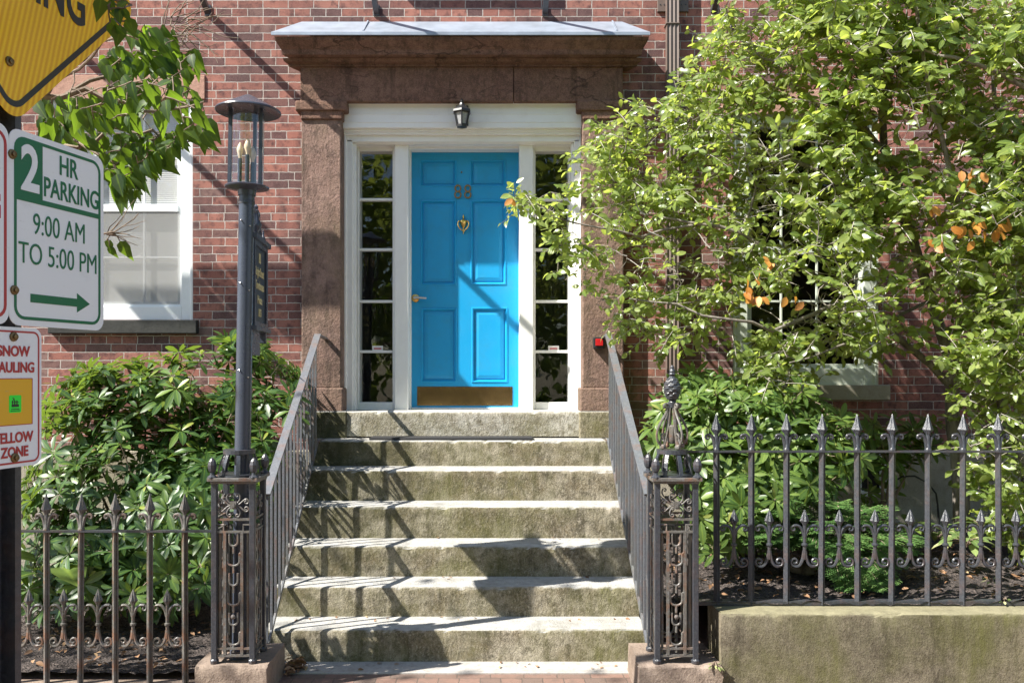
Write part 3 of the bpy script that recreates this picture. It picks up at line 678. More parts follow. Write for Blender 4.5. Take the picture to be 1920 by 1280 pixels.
def panel_mesh():
    """one openwork face of a pier in local x (width) and z; y = 0 is its plane"""
    mb = MB(); hw = .095; r = .0065
    T = lambda pts, rr=r: mb.tube([(p[0], 0, p[1]) for p in pts], rr, 6)
    zc = .895                                      # rosette
    mb.box(-.017, .017, -.012, .008, zc - .021, zc + .021); mb.box(-.009, .009, -.016, -.01, zc - .012, zc + .012)
    for sx in (-1, 1):
        for sz in (-1, 1):
            T([(sx * p[0], zc + sz * p[1]) for p in bez((.012, .0), (.04, .0), (.05, .03), (.07, .035), 7)] + [(sx * p[0], zc + sz * p[1]) for p in spiral((.072, .020), .016, .005, R(95), R(-290), 12)], .0048)
            T([(sx * p[0], zc + sz * p[1]) for p in bez((.008, .008), (.03, .014), (.045, .04), (.034, .058), 7)] + [(sx * p[0], zc + sz * p[1]) for p in spiral((.022, .056), .012, .004, R(10), R(330), 11)], .0045)
    for zz in (.815, .745): mb.box(-hw, hw, -.008, .006, zz - .006, zz + .006)
    for sx in (-1, 1):                             # stepped bracket between the two bars, then long uprights
        mb.tube([(sx * hw, -.001, .785), (sx * .055, -.001, .785), (sx * .055, -.001, .75)], .006, 5)
        mb.box(sx * .048 - .008, sx * .048 + .008, -.009, .009, .05, .745)
        mb.box(sx * .078 - .006, sx * .078 + .006, .004, .016, .05, .745)
    for i in range(6):                             # chain of tuning forks
        z0 = .735 - i * .112; hw2 = .024 if i % 2 == 0 else .034
        T([(-hw2, z0)] + [(-hw2, z0 - .035)] + [(hw2 * math.cos(R(a)), z0 - .045 + .026 * math.sin(R(a))) for a in range(180, 361, 20)] + [(hw2, z0 - .035), (hw2, z0)], .0065)
        T([(0, z0 - .07), (0, z0 - .112)], .007)
        if i % 2: 
            for sx in (-1, 1): T([(sx * hw2, z0), (sx * .047, z0 + .004)], .005)
    mb.lathe([(0, 0), (.012, .0), (.014, .006), (.006, .012), (0, .013)], (0, -.004, .265), 8, axis='y')
    for zz in (.085, .045): mb.box(-hw, hw, -.008, .006, zz - .006, zz + .006)
    return mb
PANEL = None
def pier(xc, yc, label):
    global PANEL
    t = thing('gate_pier', label, 'gate pier', (xc, yc, .174), group='openwork cast iron piers at the foot of the steps')
    h = .108
    post0 = None
    for sx in (-1, 1):
        for sy in (-1, 1):
            if post0 is None:
                m = MB(); m.box(-.016, .016, -.016, .016, 0, 1.035); m.lathe([(.024, 0), (.026, .02), (.016, .03)], (0, 0, 0), 8)
                post0 = m.build('corner_post', M['iron'], t, bevel=.003, world=False); post0.location = (sx * h, sy * h, 0)
            else: copy_part(post0, t, (sx * h, sy * h, 0))
    if PANEL is None:
        PANEL = panel_mesh().build('scroll_panel', M['rusty'], t, smooth=True, world=False); p0 = PANEL; p0.location = (0, -h, 0)
    else: p0 = copy_part(PANEL, t, (0, -h, 0))
    copy_part(p0, t, (0, h, 0), R(180)); copy_part(p0, t, (-h, 0, 0), R(-90)); copy_part(p0, t, (h, 0, 0), R(90))
    m = MB(); e = .142
    frame_ring(m, [(-e, -e), (e, -e), (e, e), (-e, e)], [(-.11, -.11), (.11, -.11), (.11, .11), (-.11, .11)], 1.032, 1.052)
    frame_ring(m, [(-.128, -.128), (.128, -.128), (.128, .128), (-.128, .128)], [(-.112, -.112), (.112, -.112), (.112, .112), (-.112, .112)], 1.018, 1.034)
    tp = m.build('top_plate', M['rusty'], t, bevel=.003, world=False)
    d = MB(); nrib = 8
    for i in range(nrib):
        a = 2 * math.pi * (i + .3) / nrib; ca, sa = math.cos(a), math.sin(a)
        pts = [(r_ * ca, r_ * sa, 1.05 + z_) for r_, z_ in ((.118, 0), (.112, .04), (.102, .08), (.088, .115), (.078, .135))]
        d.tube(pts, 0, sec=[(-.011, -.004), (.011, -.004), (.011, .004), (-.011, .004)])
    for r_, z_ in ((.122, 1.05), (.09, 1.178)):
        d.lathe([(r_ - .014, z_), (r_, z_), (r_, z_ + (.012 if r_ > .1 else .024)), (r_ - .014, z_ + (.012 if r_ > .1 else .024))], (0, 0, 0), 24)
    d.build('dome_cage', M['iron'], t, world=False)
    f0 = None
    for sx in (-1, 1):
        for sy in (-1, 1):
            if f0 is None:
                f = MB(); f.lathe([(.0, 0), (.028, 0), (.028, .008), (.014, .018), (.012, .03), (.02, .04), (.025, .055), (.026, .075), (.02, .095), (.01, .11), (0, .118)], (0, 0, 1.05), 8)
                f0 = f.build('bud_finial', M['iron'], tp, world=False); f0.location = (sx * .118, sy * .118, 0)
            else: copy_part(f0, tp, (sx * .118, sy * .118, 0))
    return t
pier(-1.457, 4.945, 'openwork cast iron pier with the lamp post standing inside it')
rp = pier(1.052, 4.945, 'openwork cast iron pier crowned by a pineapple on scrolls')
# pineapple crown of that pier (local)
m = MB(); z0 = 1.204
for k in range(4):
    a = k * math.pi / 2 + R(20); ca, sa = math.cos(a), math.sin(a)
    L = lambda pts: [(r_ * ca, r_ * sa, z0 + z_) for r_, z_ in pts]
    m.tube(L(spiral((.052, .075), .006, .022, R(300), R(-60), 10) + bez((.072, .06), (.09, .03), (.075, .012), (.045, .01), 5) ), .006, 6)
    m.tube(L(bez((.045, .012), (.12, .03), (.115, .1), (.07, .165), 9) + bez((.07, .165), (.04, .205), (.03, .225), (.03, .25), 5) + spiral((.045, .248), .016, .006, R(180), R(-200), 10)), .007, 6)
    m.lathe([(0, 0), (.018, .006), (.02, .016), (.014, .028), (0, .032)], (.062 * ca, .062 * sa, z0), 8)
    m.tube([(.055 * ca, .055 * sa, z0 + .02), (.028 * ca, .028 * sa, z0 + .13), (.016 * ca, .016 * sa, z0 + .24)], .009, 5)
m.lathe([(.016, 0), (.028, .02), (.03, .1), (.018, .11)], (0, 0, z0 + .03), 8)
m.build('scroll_support', M['rusty'], rp, smooth=True, world=False)
m = MB(); zq = z0 + .24
m.lathe([(0, 0), (.022, 0), (.024, .03), (.018, .04), (.034, .05), (.04, .065)], (0, 0, zq), 14)
rows, nn = 9, 12
vs, fs = [], []
for i in range(rows * 2 + 1):
    t_ = i / (rows * 2); rr = .050 * (math.sin(math.pi * (.22 + .74 * t_)) ** .75) * (1.0 if t_ < .9 else .9)
    for j in range(nn * 2):
        bump_ = 1 + .10 * (1 if ((i // 2) % 2 == 0) == ((j // 2) % 2 == 0) and i % 2 else -.35)
        a = math.pi * j / nn; vs.append((rr * bump_ * math.cos(a), rr * bump_ * math.sin(a), zq + .06 + .125 * t_))
for i in range(rows * 2):
    for j in range(nn * 2): a, b = i * nn * 2 + j, i * nn * 2 + (j + 1) % (nn * 2); fs.append((a, b, b + nn * 2, a + nn * 2))
m.add(vs, fs)
m.lathe([(.012, 0), (.016, .012), (.022, .018), (.016, .026), (.018, .034), (.013, .05), (.014, .058), (.006, .068), (0, .07)], (0, 0, zq + .175), 10)
m.build('pineapple', M['iron'], rp, world=False)

# ================================================================== lamp post
lp = thing('lamp_post', 'dark lamp post with round glass lantern standing in the iron pier', 'lamp post', (-1.457, 4.945, .174), (0, R(.95), 0))
m = MB(); m.lathe([(.045, 0), (.045, 1.8), (.044, 2.70)], (0, 0, 0), 24); m.lathe([(.055, 0), (.055, .05), (.045, .055)], (0, 0, 0), 24)
pole = m.build('pole', M['lampm'], lp, smooth=True, world=False)
m = MB(); m.lathe([(.0465, 2.62), (.0465, 2.635), (.045, 2.64)], (0, 0, 0), 24); m.build('pole_band', M['iron'], lp, smooth=True, world=False)
for z_, a in ((2.52, 250), (2.49, 310), (2.16, 252), (2.12, 312), (1.66, 255), (1.62, 315)):
    m = MB(); m.lathe([(0, 0), (.004, 0), (.004, .01), (0, .012)], (0, 0, 0), 6)
    k = len(m.v) - 24
    for q in range(k, len(m.v)):
        x, y, z = m.v[q]; ca, sa = math.cos(R(a)), math.sin(R(a)); rr = .044 + z; m.v[q] = (rr * ca - x * sa, rr * sa + x * ca, z_ + y)
    m.build('bolt', M['chrome'], pole, world=False)
zd0 = 2.70
m = MB(); m.lathe([(.0, 0), (.05, -.03), (.052, .0), (.122, .012), (.126, .02), (.122, .024), (.03, .03), (0, .03)], (0, 0, zd0), 36); lan = m.build('lantern', M['lampm'], lp, smooth=True, world=False)
m = MB(); m.lathe([(0, .555), (.02, .55), (.184, .463), (.187, .455), (.183, .45), (.1, .463), (0, .468)][::-1], (0, 0, zd0), 40); m.build('lantern_cap', M['lampm'], lan, smooth=True, world=False)
m = MB(); zg = zd0 + .03
k = 36; vs = [(r_ * math.cos(2 * math.pi * j / k), r_ * math.sin(2 * math.pi * j / k), z) for r_ in (.092,) for z in (zg, zg + .43) for j in range(k)]
m.add(vs, [(j, (j + 1) % k, k + (j + 1) % k, k + j) for j in range(k)]); m.build('lantern_glass', M['lglass'], lan, smooth=True, world=False)
for a in (195, 333, 82):
    ca, sa = math.cos(R(a)), math.sin(R(a)); m = MB(); m.box(.098 * ca - .009, .098 * ca + .009, .098 * sa - .009, .098 * sa + .009, zd0 + .02, zd0 + .463); m.build('lantern_rod', M['lampm'], lan, world=False)
for a, h in ((200, .15), (285, .165), (330, .125), (60, .14)):
    ca, sa = .042 * math.cos(R(a)), .042 * math.sin(R(a))
    m = MB(); m.lathe([(.012, 0), (.012, h), (.008, h + .003), (0, h + .003)], (ca, sa, zg), 10); c_ = m.build('candle_sleeve', M['lampm'], lan, smooth=True, world=False)
    m = MB(); m.lathe([(.008, 0), (.01, .015), (.018, .035), (.02, .05), (.013, .072), (.004, .09), (0, .092)], (ca, sa, zg + h + .003), 10); m.build('bulb', M['bulb'], lan, smooth=True, world=False)

# ================================================================== name board behind the lamp post
ang = math.atan2(.38, -.035)
nb = thing('name_board', 'black name board with gold lettering hung behind the lamp post', 'sign', (-1.405, 4.99, 0), (R(90), 0, ang))
q = lambda x, z: (x, z)
z0, z1, L = Z(603, 5.1), Z(462, 5.1), .40
m = MB(); m.prism(rrect(0, L, z0, z1, .004, 1), (0, 0, -.018), (1, 0, 0), (0, 1, 0), (0, 0, 1), .036); bo = m.build('board', M['black'], nb, world=False)
m = MB(); frame_ring(m, [(-.02, z0 - .035), (L + .03, z0 - .035), (L + .03, z1 + .035), (-.02, z1 + .035)], [(.012, z0), (L - .012, z0), (L - .012, z1), (.012, z1)], -.03, .03)
m.add([], []); m.prism(rrect(-.05, L + .06, z1 + .03, z1 + .06, .002, 1), (0, 0, -.045), (1, 0, 0), (0, 1, 0), (0, 0, 1), .09)
m.prism(rrect(-.05, L + .06, z0 - .055, z0 - .03, .002, 1), (0, 0, -.045), (1, 0, 0), (0, 1, 0), (0, 0, 1), .09); m.build('board_frame', M['lampm'], nb, bevel=.003, world=False)
m = MB()
def fin(cx, s): 
    m.v += []; k0 = len(m.v); m.lathe([(.0, 0), (.05 * s, 0), (.05 * s, .02 * s), (.02 * s, .05 * s), (.045 * s, .09 * s), (.05 * s, .12 * s), (.03 * s, .16 * s), (.018 * s, .22 * s), (.03 * s, .235 * s), (.015 * s, .25 * s), (.022 * s, .27 * s), (0, .295 * s)], (0, 0, 0), 10)
    for i in range(k0, len(m.v)): x, y, z = m.v[i]; m.v[i] = (cx + x, z1 + .06 + z, y)
fin(L * .45, .7); fin(L + .03, .3)
for sg in (-1, 1): m.tube([(L * .45 + sg * p[0], z1 + .06 + p[1], 0) for p in bez((.17, .0), (.15, .1), (.07, .03), (.05, .15), 10) + spiral((.075, .15), .016, .006, R(180), R(-90), 7)], .012, 6)
m.build('board_crest', M['lampm'], nb, smooth=True, world=False)
m = MB(); m.prism(rrect(-.02, L * .62, z0 - .2, z0 - .056, .01, 2), (0, 0, -.012), (1, 0, 0), (0, 1, 0), (0, 0, 1), .024); m.build('lower_board', M['lampm'], nb, world=False)
m = MB(); m.prism(rrect(L + .005, L + .035, z0 - .12, z1 + .03, .004, 1), (0, 0, -.02), (1, 0, 0), (0, 1, 0), (0, 0, 1), .04); m.build('board_stake', M['lampm'], nb, world=False)
hh = z1 - z0
for body, f, sz, xs_ in (('88', .80, .085, .8), ('Bright Street', .62, .075, .72), ('Townhouses', .44, .075, .72), ('Private', .25, .07, .8), ('1875', .08, .065, .8)):
    text(body, 'lettering', M['gold'], bo, (L / 2, z0 + hh * f, .0195), sz, xs_, bold=.0012)

# ================================================================== iron fences
def picket_mesh(h):
    m = MB()
    s = .0135
    m.tube([(0, 0, -h), (0, 0, .0)], 0, sec=[(-s, -s), (-.004, -s), (-.003, -s * .55), (.003, -s * .55), (.004, -s), (s, -s), (s, s), (-s, s)])
    m.lathe([(.019, 0), (.019, .012), (.013, .02), (.0125, .06), (.011, .095)], (0, 0, .004), 8, R(22.5))
    m.lathe([(.009, .085), (.012, .1), (.033, .128), (.024, .152), (.012, .185), (.004, .215), (0, .22)], (0, 0, 0), 4, 0)
    m.lathe([(.010, .088), (.024, .13), (.016, .165), (.003, .216)], (0, 0, 0), 4, R(45))
    for sg in (-1, 1):
        m.tube([(sg * p[0], 0, p[1]) for p in bez((.008, .02), (.012, .07), (.024, .104), (.05, .097), 7) + spiral((.051, .083), .0135, .004, R(80), R(-220), 8)], [.0105] * 7 + [.008] * 10, 6)
    return m
def ornament_mesh():
    m = MB()
    m.lathe([(.010, -.435), (.013, -.425), (.029, -.405), (.021, -.385), (.011, -.36), (0, -.338)], (0, 0, 0), 4, 0)
    m.lathe([(.010, -.435), (.024, -.405), (.015, -.37), (.002, -.34)], (0, 0, 0), 4, R(45))
    m.tube([(0, 0, -.43), (0, 0, -.63)], .0105, 8)
    m.lathe([(.010, -.555), (.018, -.55), (.018, -.54), (.010, -.535)], (0, 0, 0), 8)
    for sg in (-1, 1):
        m.tube([(sg * p[0], 0, p[1]) for p in bez((.004, -.50), (.012, -.445), (.035, -.425), (.066, -.435), 9) + spiral((.066, -.452), .017, .006, R(85), R(-230), 10)], [.009] * 10 + [.0065] * 11, 6)
        m.tube([(sg * p[0], 0, p[1]) for p in bez((.004, -.58), (.008, -.65), (.03, -.678), (.055, -.672), 9) + spiral((.058, -.645), .027, .006, R(-90), R(330), 14)], [.0095] * 10 + [.0075] * 15, 6)
    return m
HP = .895
PK = picket_mesh(HP).build('picket', M['rusty'], None, smooth=True); OM = ornament_mesh().build('scroll_ornament', M['rusty'], None, smooth=True)
used = [0]
def fence(x0, sp_, n, zrail, xa, xb, label, base, orn0=0, mat=None):
    t = thing('iron_fence', label, 'fence', ((xa + xb) / 2, 5.0, zrail - HP), group='spear topped iron fences in front of the garden')
    m = MB(); m.box(xa, xb, 4.978, 5.022, zrail - .005, zrail + .005); m.build('top_rail', M['iron'], t)
    if base: m = MB(); m.box(xa + .05, xb, 4.985, 5.04, zrail - HP - .002, zrail - HP + .022); m.build('base_rail', M['iron'], t)
    for i in range(n):
        for kind, dx in ((PK, 0), (OM, sp_ / 2)):
            loc = (x0 + sp_ * i + dx + random.uniform(-.002, .002) - t.location.x, 0, HP)
            if used[0] < 2 and kind.parent is None: kind.parent = t; kind.location = loc; c = kind; used[0] += 1
            else: c = copy_part(kind, t, loc)
            if dx == 0: c.rotation_euler = (random.uniform(-.006, .006), random.uniform(-.006, .006), 0)
            if kind is OM and i == n - 1 and not base: bpy.data.objects.remove(c)
            elif mat: 
                c.material_slots[0].link = 'OBJECT'; c.material_slots[0].material = mat
zr = H - (995 - CY) * 5 / F; zr2 = H - (846 - CY) * 5 / F
fence(X(22, 5), .2028, 6, zr, X(-60, 5), -1.56, 'low spear topped iron fence in front of the dark rhododendron', False)
fence(X(1343, 5), .2065, 13, zr2, 1.15, 4.0, 'spear topped iron fence standing on the raised garden wall', True, mat=M['iron'])
o = rough_slab(X(1352, 4.83), 4.6, worn_profile(4.83, 5.12, -.05, Z(1133, 5.0) - .004), 150, .003, 91).build('garden_wall', M['conc'], smooth=True)
tag(o, 'low mossy stone retaining wall carrying the iron fence', 'wall')
o = MB().box(-4.6, -1.66, 4.92, 5.07, -.05, zr - HP + .004).build('garden_kerb', M['plinth'], bevel=.01)
tag(o, 'low stone kerb under the iron fence beside the street sign post', 'kerb')

# ================================================================== small fixtures on the facade
wl = thing('wall_lantern', 'small black wall lantern over the blue door', 'lantern', (X(867, 7.0), 7.12, Z(240, 7.0)))
lx, ly = X(866, 7.0), 7.0
z_ = lambda p: Z(p, 7.0)
m = MB(); m.lathe([(.0, z_(240)), (.045, z_(239)), (.048, z_(235)), (.04, z_(233))], (lx, ly, 0), 6, R(30)); m.lathe([(.075, z_(213)), (.082, z_(211)), (.078, z_(207)), (.05, z_(202)), (.022, z_(197)), (.014, z_(193)), (.018, z_(190)), (.008, z_(187)), (.0, z_(184))], (lx, ly, 0), 6, R(30))
for k in range(6):
    a = R(30 + 60 * k); ca, sa = math.cos(a), math.sin(a); m.tube([(lx + .042 * ca, ly + .042 * sa, z_(236)), (lx + .068 * ca, ly + .068 * sa, z_(211))], .006, 4)
m.box(lx - .022, lx + .022, ly + .02, 7.13, z_(206), z_(195)); m.box(lx - .05, lx + .05, 7.115, 7.13, z_(228), z_(190))
wf = m.build('lantern_frame', M['black'], wl)
MB().lathe([(.036, z_(236)), (.06, z_(212))], (lx, ly, 0), 6, R(30)).build('lantern_glass', M['frost'], wf)
ab = thing('alarm_box', 'small black box with a bright red face on the brownstone pilaster', 'alarm box', (X(1124, 7.0), YP, Z(652, 7.0)))
MB().pbox(1113, 1134, 632, 653, 6.99, YP).build('box', M['black'], ab, bevel=.006)
MB().pbox(1117, 1131, 635, 648, 6.982, 6.995).build('red_face', M['red'], ab, bevel=.003)

# iron struts of the fire escape; unseen boards added to shade the wall below
fe = thing('fire_escape', 'black iron strut feet of a fire escape bolted to the upper brickwork', 'fire escape', (-.94, YW, 4.84))
for px in (70, 390, 706, 1022, 1338):
    x = X(px, YW); zf_ = Z(24 if px != 1338 else 18, YW)
    m = MB(); m.tube([(x, YW - .005, zf_), (x, YW - 1.15, zf_ + .53)], 0, sec=[(-.022, -.02), (.022, -.02), (.022, .02), (-.022, .02)]); m.box(x - .025, x + .025, YW - .012, YW, zf_ - .03, zf_ + .06); m.build('strut', M['iron'], fe)
m = MB(); xx = -5.6
while xx < -3.45:
    ww = random.uniform(.10, .26); m.box(xx, xx + ww, YW - 1.22, YW - .985, 5.31, 5.335); xx += ww + random.choice((.008, .02, .03, .012))
m.build('shade_board', M['iron'], fe)
# ================================================================== street signs on their post
A0 = R(75); UX, UY = math.cos(A0), math.sin(A0); SX, SY_ = -1.091, 1.95
def sign(name, label, z, loc_u=0.0, off=0.0):
    return thing(name, label, 'sign', (SX + UX * loc_u + UY * off, SY_ + UY * loc_u - UX * off, z), (R(90), 0, A0))
def plate(t, x0, x1, y0, y1, r, mat, thick=.002):
    m = MB(); m.prism(rrect(x0, x1, y0, y1, r), (0, 0, -thick), (1, 0, 0), (0, 1, 0), (0, 0, 1), thick); o = m.build('plate', mat, t, world=False)
    return o
def ring(t, name, x0, x1, y0, y1, r, w_, mat, z0=.0002, z1=.0008):
    m = MB(); frame_ring(m, rrect(x0, x1, y0, y1, r), rrect(x0 + w_, x1 - w_, y0 + w_, y1 - w_, max(.002, r - w_)), z0, z1); return m.build(name, mat, t, world=False)
def flat(t, name, poly, mat, z0=.0002, z1=.0008):
    m = MB(); m.prism(poly, (0, 0, z0), (1, 0, 0), (0, 1, 0), (0, 0, 1), z1 - z0); return m.build(name, mat, t, world=False)
def bolt(t, x, y):
    m = MB(); m.lathe([(.0, 0), (.0115, 0), (.0105, .0035), (.006, .0045), (.006, .009), (0, .010)], (x, y, .0005), 12); return m.build('bolt', M['bronze'], t, smooth=True, world=False)
post = thing('sign_post', 'dark steel channel post carrying the street signs', 'sign post', (SX - UY * .03, SY_ + UX * .03, 0), (0, 0, A0))
m = MB(); sec = [(-.042, -.012), (-.024, -.012), (-.018, .022), (.018, .022), (.024, -.012), (.042, -.012), (.042, -.006), (.028, -.006), (.022, .028), (-.022, .028), (-.028, -.006), (-.042, -.006)]
m.prism(sec, (0, 0, -.2), (1, 0, 0), (0, 1, 0), (0, 0, 1), 3.6); m.build('channel', M['iron'], post, world=False)
# two hour parking sign
zb, zt_ = Z(609, 1.945), Z(238, 1.945)
hh = zt_ - zb
ps = sign('parking_sign', 'white two hour parking sign with green lettering and arrow', zb)
pp = plate(ps, -.012, .296, 0, hh, .028, M['signw'])
x0, x1 = .002, .284; y0, y1 = .014, hh - .014
ring(pp, 'border', x0, x1, y0, y1, .03, .0075, M['signg'])
ys = y0 + (y1 - y0) * .665; xm = x0 + .085
flat(pp, 'number_panel', [(x0 + .004, ys), (xm, ys), (xm, y1 - .004), (x0 + .03, y1 - .004), (x0 + .012, y1 - .01), (x0 + .004, y1 - .03)], M['signg'], .0003, .0009)
flat(pp, 'divider', [(x0 + .005, ys - .006), (x1 - .004, ys - .006), (x1 - .004, ys + .006), (x0 + .005, ys + .006)], M['signg'], .0003, .0010)
text('2', 'lettering', M['signw'], pp, (x0 + .046, ys + .022, .0018), .148, .78, bold=.0035)
xc = (xm + x1) / 2
def st(b, x, y, s, c=.66, bd=.0008, col='signg', t=pp): return text(b, 'lettering', M[col], t, (x, y, .0010), s, c, bold=bd)
st('HR', xc - .015, ys + .080, .066, .72); st('PARKING', xc - .002, ys + .018, .066, .68)
st('9:00 AM', .143, ys - .078, .072, .70, -.0004); st('TO 5:00 PM', .143, ys - .150, .072, .72, -.0004)
ya = y0 + .052
flat(pp, 'arrow', [(.05, ya - .010), (.200, ya - .010), (.200, ya - .024), (.245, ya), (.200, ya + .024), (.200, ya + .010), (.05, ya + .010)], M['signg'])
bolt(pp, -.004, hh - .062); bolt(pp, .002, .080)
# the sign beside it: only its right margin is in the picture
ns = sign('no_parking_sign', 'white sign with a red border at the left of the two hour parking sign', zb)
np_ = plate(ns, -.32, -.0125, 0, hh, .028, M['signw'])
ring(np_, 'border', -.310, -.019, .014, hh - .014, .03, .0075, M['signr'])
st('NO', -.17, hh - .125, .085, .8, .003, 'signr', np_); st('PARKING', -.169, hh - .215, .083, .77, .003, 'signr', np_)
# snow hauling sign
zb2, zt2 = Z(876, 1.95), Z(613, 1.95); h2 = zt2 - zb2
ss = sign('snow_sign', 'white and yellow snow hauling zone sign low on the post', zb2)
x0, x1 = -.086, .084
sp_ = plate(ss, x0, x1, 0, h2, .022, M['signw']); ring(sp_, 'border', x0 + .007, x1 - .007, .008, h2 - .008, .018, .0042, M['signr'])
def s2(b, x, y, c): st(b, x, y, .033, c, .0009, 'signr', sp_)
s2('SNOW', .001, h2 - .066, .90); s2('HAULING', .0, h2 - .103, .86)
flat(sp_, 'yellow_panel', rrect(x0 + .03, x1 - .029, .097, h2 - .118, .001, 1), M['signo'])
ring(sp_, 'yellow_border', x0 + .029, x1 - .028, .096, h2 - .117, .001, .0018, M['signr'], .0003, .0011)
s2('YELLOW', .001, .057, .86); s2('ZONE', .004, .024, .86)
flat(sp_, 'green_sticker', rrect(-.013, .022, .125, .165, .003, 2), M['neon'], .0009, .0014)
for a in ((-.006, .0145, .138, .144), (-.005, -.002, .144, .153), (.001, .0045, .144, .153), (.0075, .0105, .144, .153), (-.006, .0145, .148, .1495), (-.0015, .002, .153, .157), (-.0035, .0005, .1575, .159), (-.009, .018, .1285, .130), (-.007, .016, .1322, .134)):
    flat(sp_, 'sticker_print', [(a[0], a[2]), (a[1], a[2]), (a[1], a[3]), (a[0], a[3])], M['signk'], .0015, .0019)
bolt(sp_, .000, h2 - .022); bolt(sp_, .003, .012 + .01)
# yellow diamond
zc = 2.409 + .408
ds_ = thing('warning_sign', 'yellow diamond warning sign with black border at the top of the post', 'sign', (SX, SY_, zc), (R(90), 0, A0))
def dia(h, r):
    pts = rrect(-h, h, -h, h, r, 6); c45 = math.cos(R(45)); return [(c45 * (x - y), c45 * (x + y)) for x, y in pts]
m = MB(); m.prism(dia(.300, .048), (0, 0, -.002), (1, 0, 0), (0, 1, 0), (0, 0, 1), .002); yp_ = m.build('plate', M['signy'], ds_, world=False)
m = MB(); frame_ring(m, dia(.283, .040), dia(.270, .030), .0002, .0008); m.build('border', M['signk'], yp_, world=False)
text('CROSSING', 'lettering', M['signk'], yp_, (.0, -.115, .0012), .155, .62, bold=.003)
bolt(yp_, -.012, -.285)

# ================================================================== vegetation
def pick(poly, n, dens=None):
    xs_ = [p[0] for p in poly]; ys_ = [p[1] for p in poly]; out = []
    while len(out) < n:
        x, y = random.uniform(min(xs_), max(xs_)), random.uniform(min(ys_), max(ys_))
        if in_poly(x, y, poly) and (dens is None or random.random() < dens(x, y)): out.append((x, y))
    return out
def sm_noise(seed):
    r = np.random.default_rng(seed); k = r.uniform(-1, 1, (10, 2)); k /= np.linalg.norm(k, axis=1, keepdims=True); f = r.uniform(.01, .045, 10); ph = r.uniform(0, 6.28, 10)
    return lambda x, y: float(sum(math.sin((k[i, 0] * x + k[i, 1] * y) * f[i] + ph[i]) for i in range(10)) / 10)

def branchy(limbs, twigs, mb, lowbias=.35):
    """join each twig base to the nearest limb sample with a thin bowed branch"""
    smp = []
    for pts, r in limbs:
        for i in range(len(pts) - 1):
            for f in (0, .33, .66): smp.append(pts[i].lerp(pts[i + 1], f))
    ns = len(smp); arr = np.zeros((ns + 3 * len(twigs) + 8, 3)); arr[:ns] = [tuple(p) for p in smp]
    lim_ = arr[:ns].copy(); twigs = sorted(twigs, key=lambda t: float(np.min(((lim_ - np.array(t)) ** 2).sum(1))))
    for tw in twigs:          # each twig springs from the nearest wood already grown, so the branches fork
        p = Vector(tw); a_ = arr[:ns]; d = np.linalg.norm(a_ - np.array(tw), axis=1) + lowbias * np.maximum(0, a_[:, 2] - tw[2])
        b = Vector(a_[int(np.argmin(d))]); L = (p - b).length
        if L < .02: continue
        mid = b.lerp(p, .5) + Vector((random.uniform(-.12, .12), random.uniform(-.12, .12), random.uniform(-.02, .12))) * L
        r0 = min(.011, .0028 + .007 * L)
        for q_ in (b.lerp(mid, .6), mid, mid.lerp(p, .6)): arr[ns] = q_; ns += 1
        mb.tube([b, b.lerp(mid, .55) + Vector((random.gauss(0, .02), random.gauss(0, .02), 0)) * L, mid, p], [r0, r0 * .75, r0 * .55, .002], 4, caps=False)
def limb(pix, r0, r1):
    pts = [P(*q) for q in pix]; out = []
    for i in range(len(pts) - 1):
        for f in (0, .5): out.append(pts[i].lerp(pts[i + 1], f) + Vector((random.gauss(0, .012), random.gauss(0, .012), random.gauss(0, .012))))
    out.append(pts[-1]); k = len(out)
    return out, [r0 + (r1 - r0) * (i / (k - 1)) ** .8 for i in range(k)]

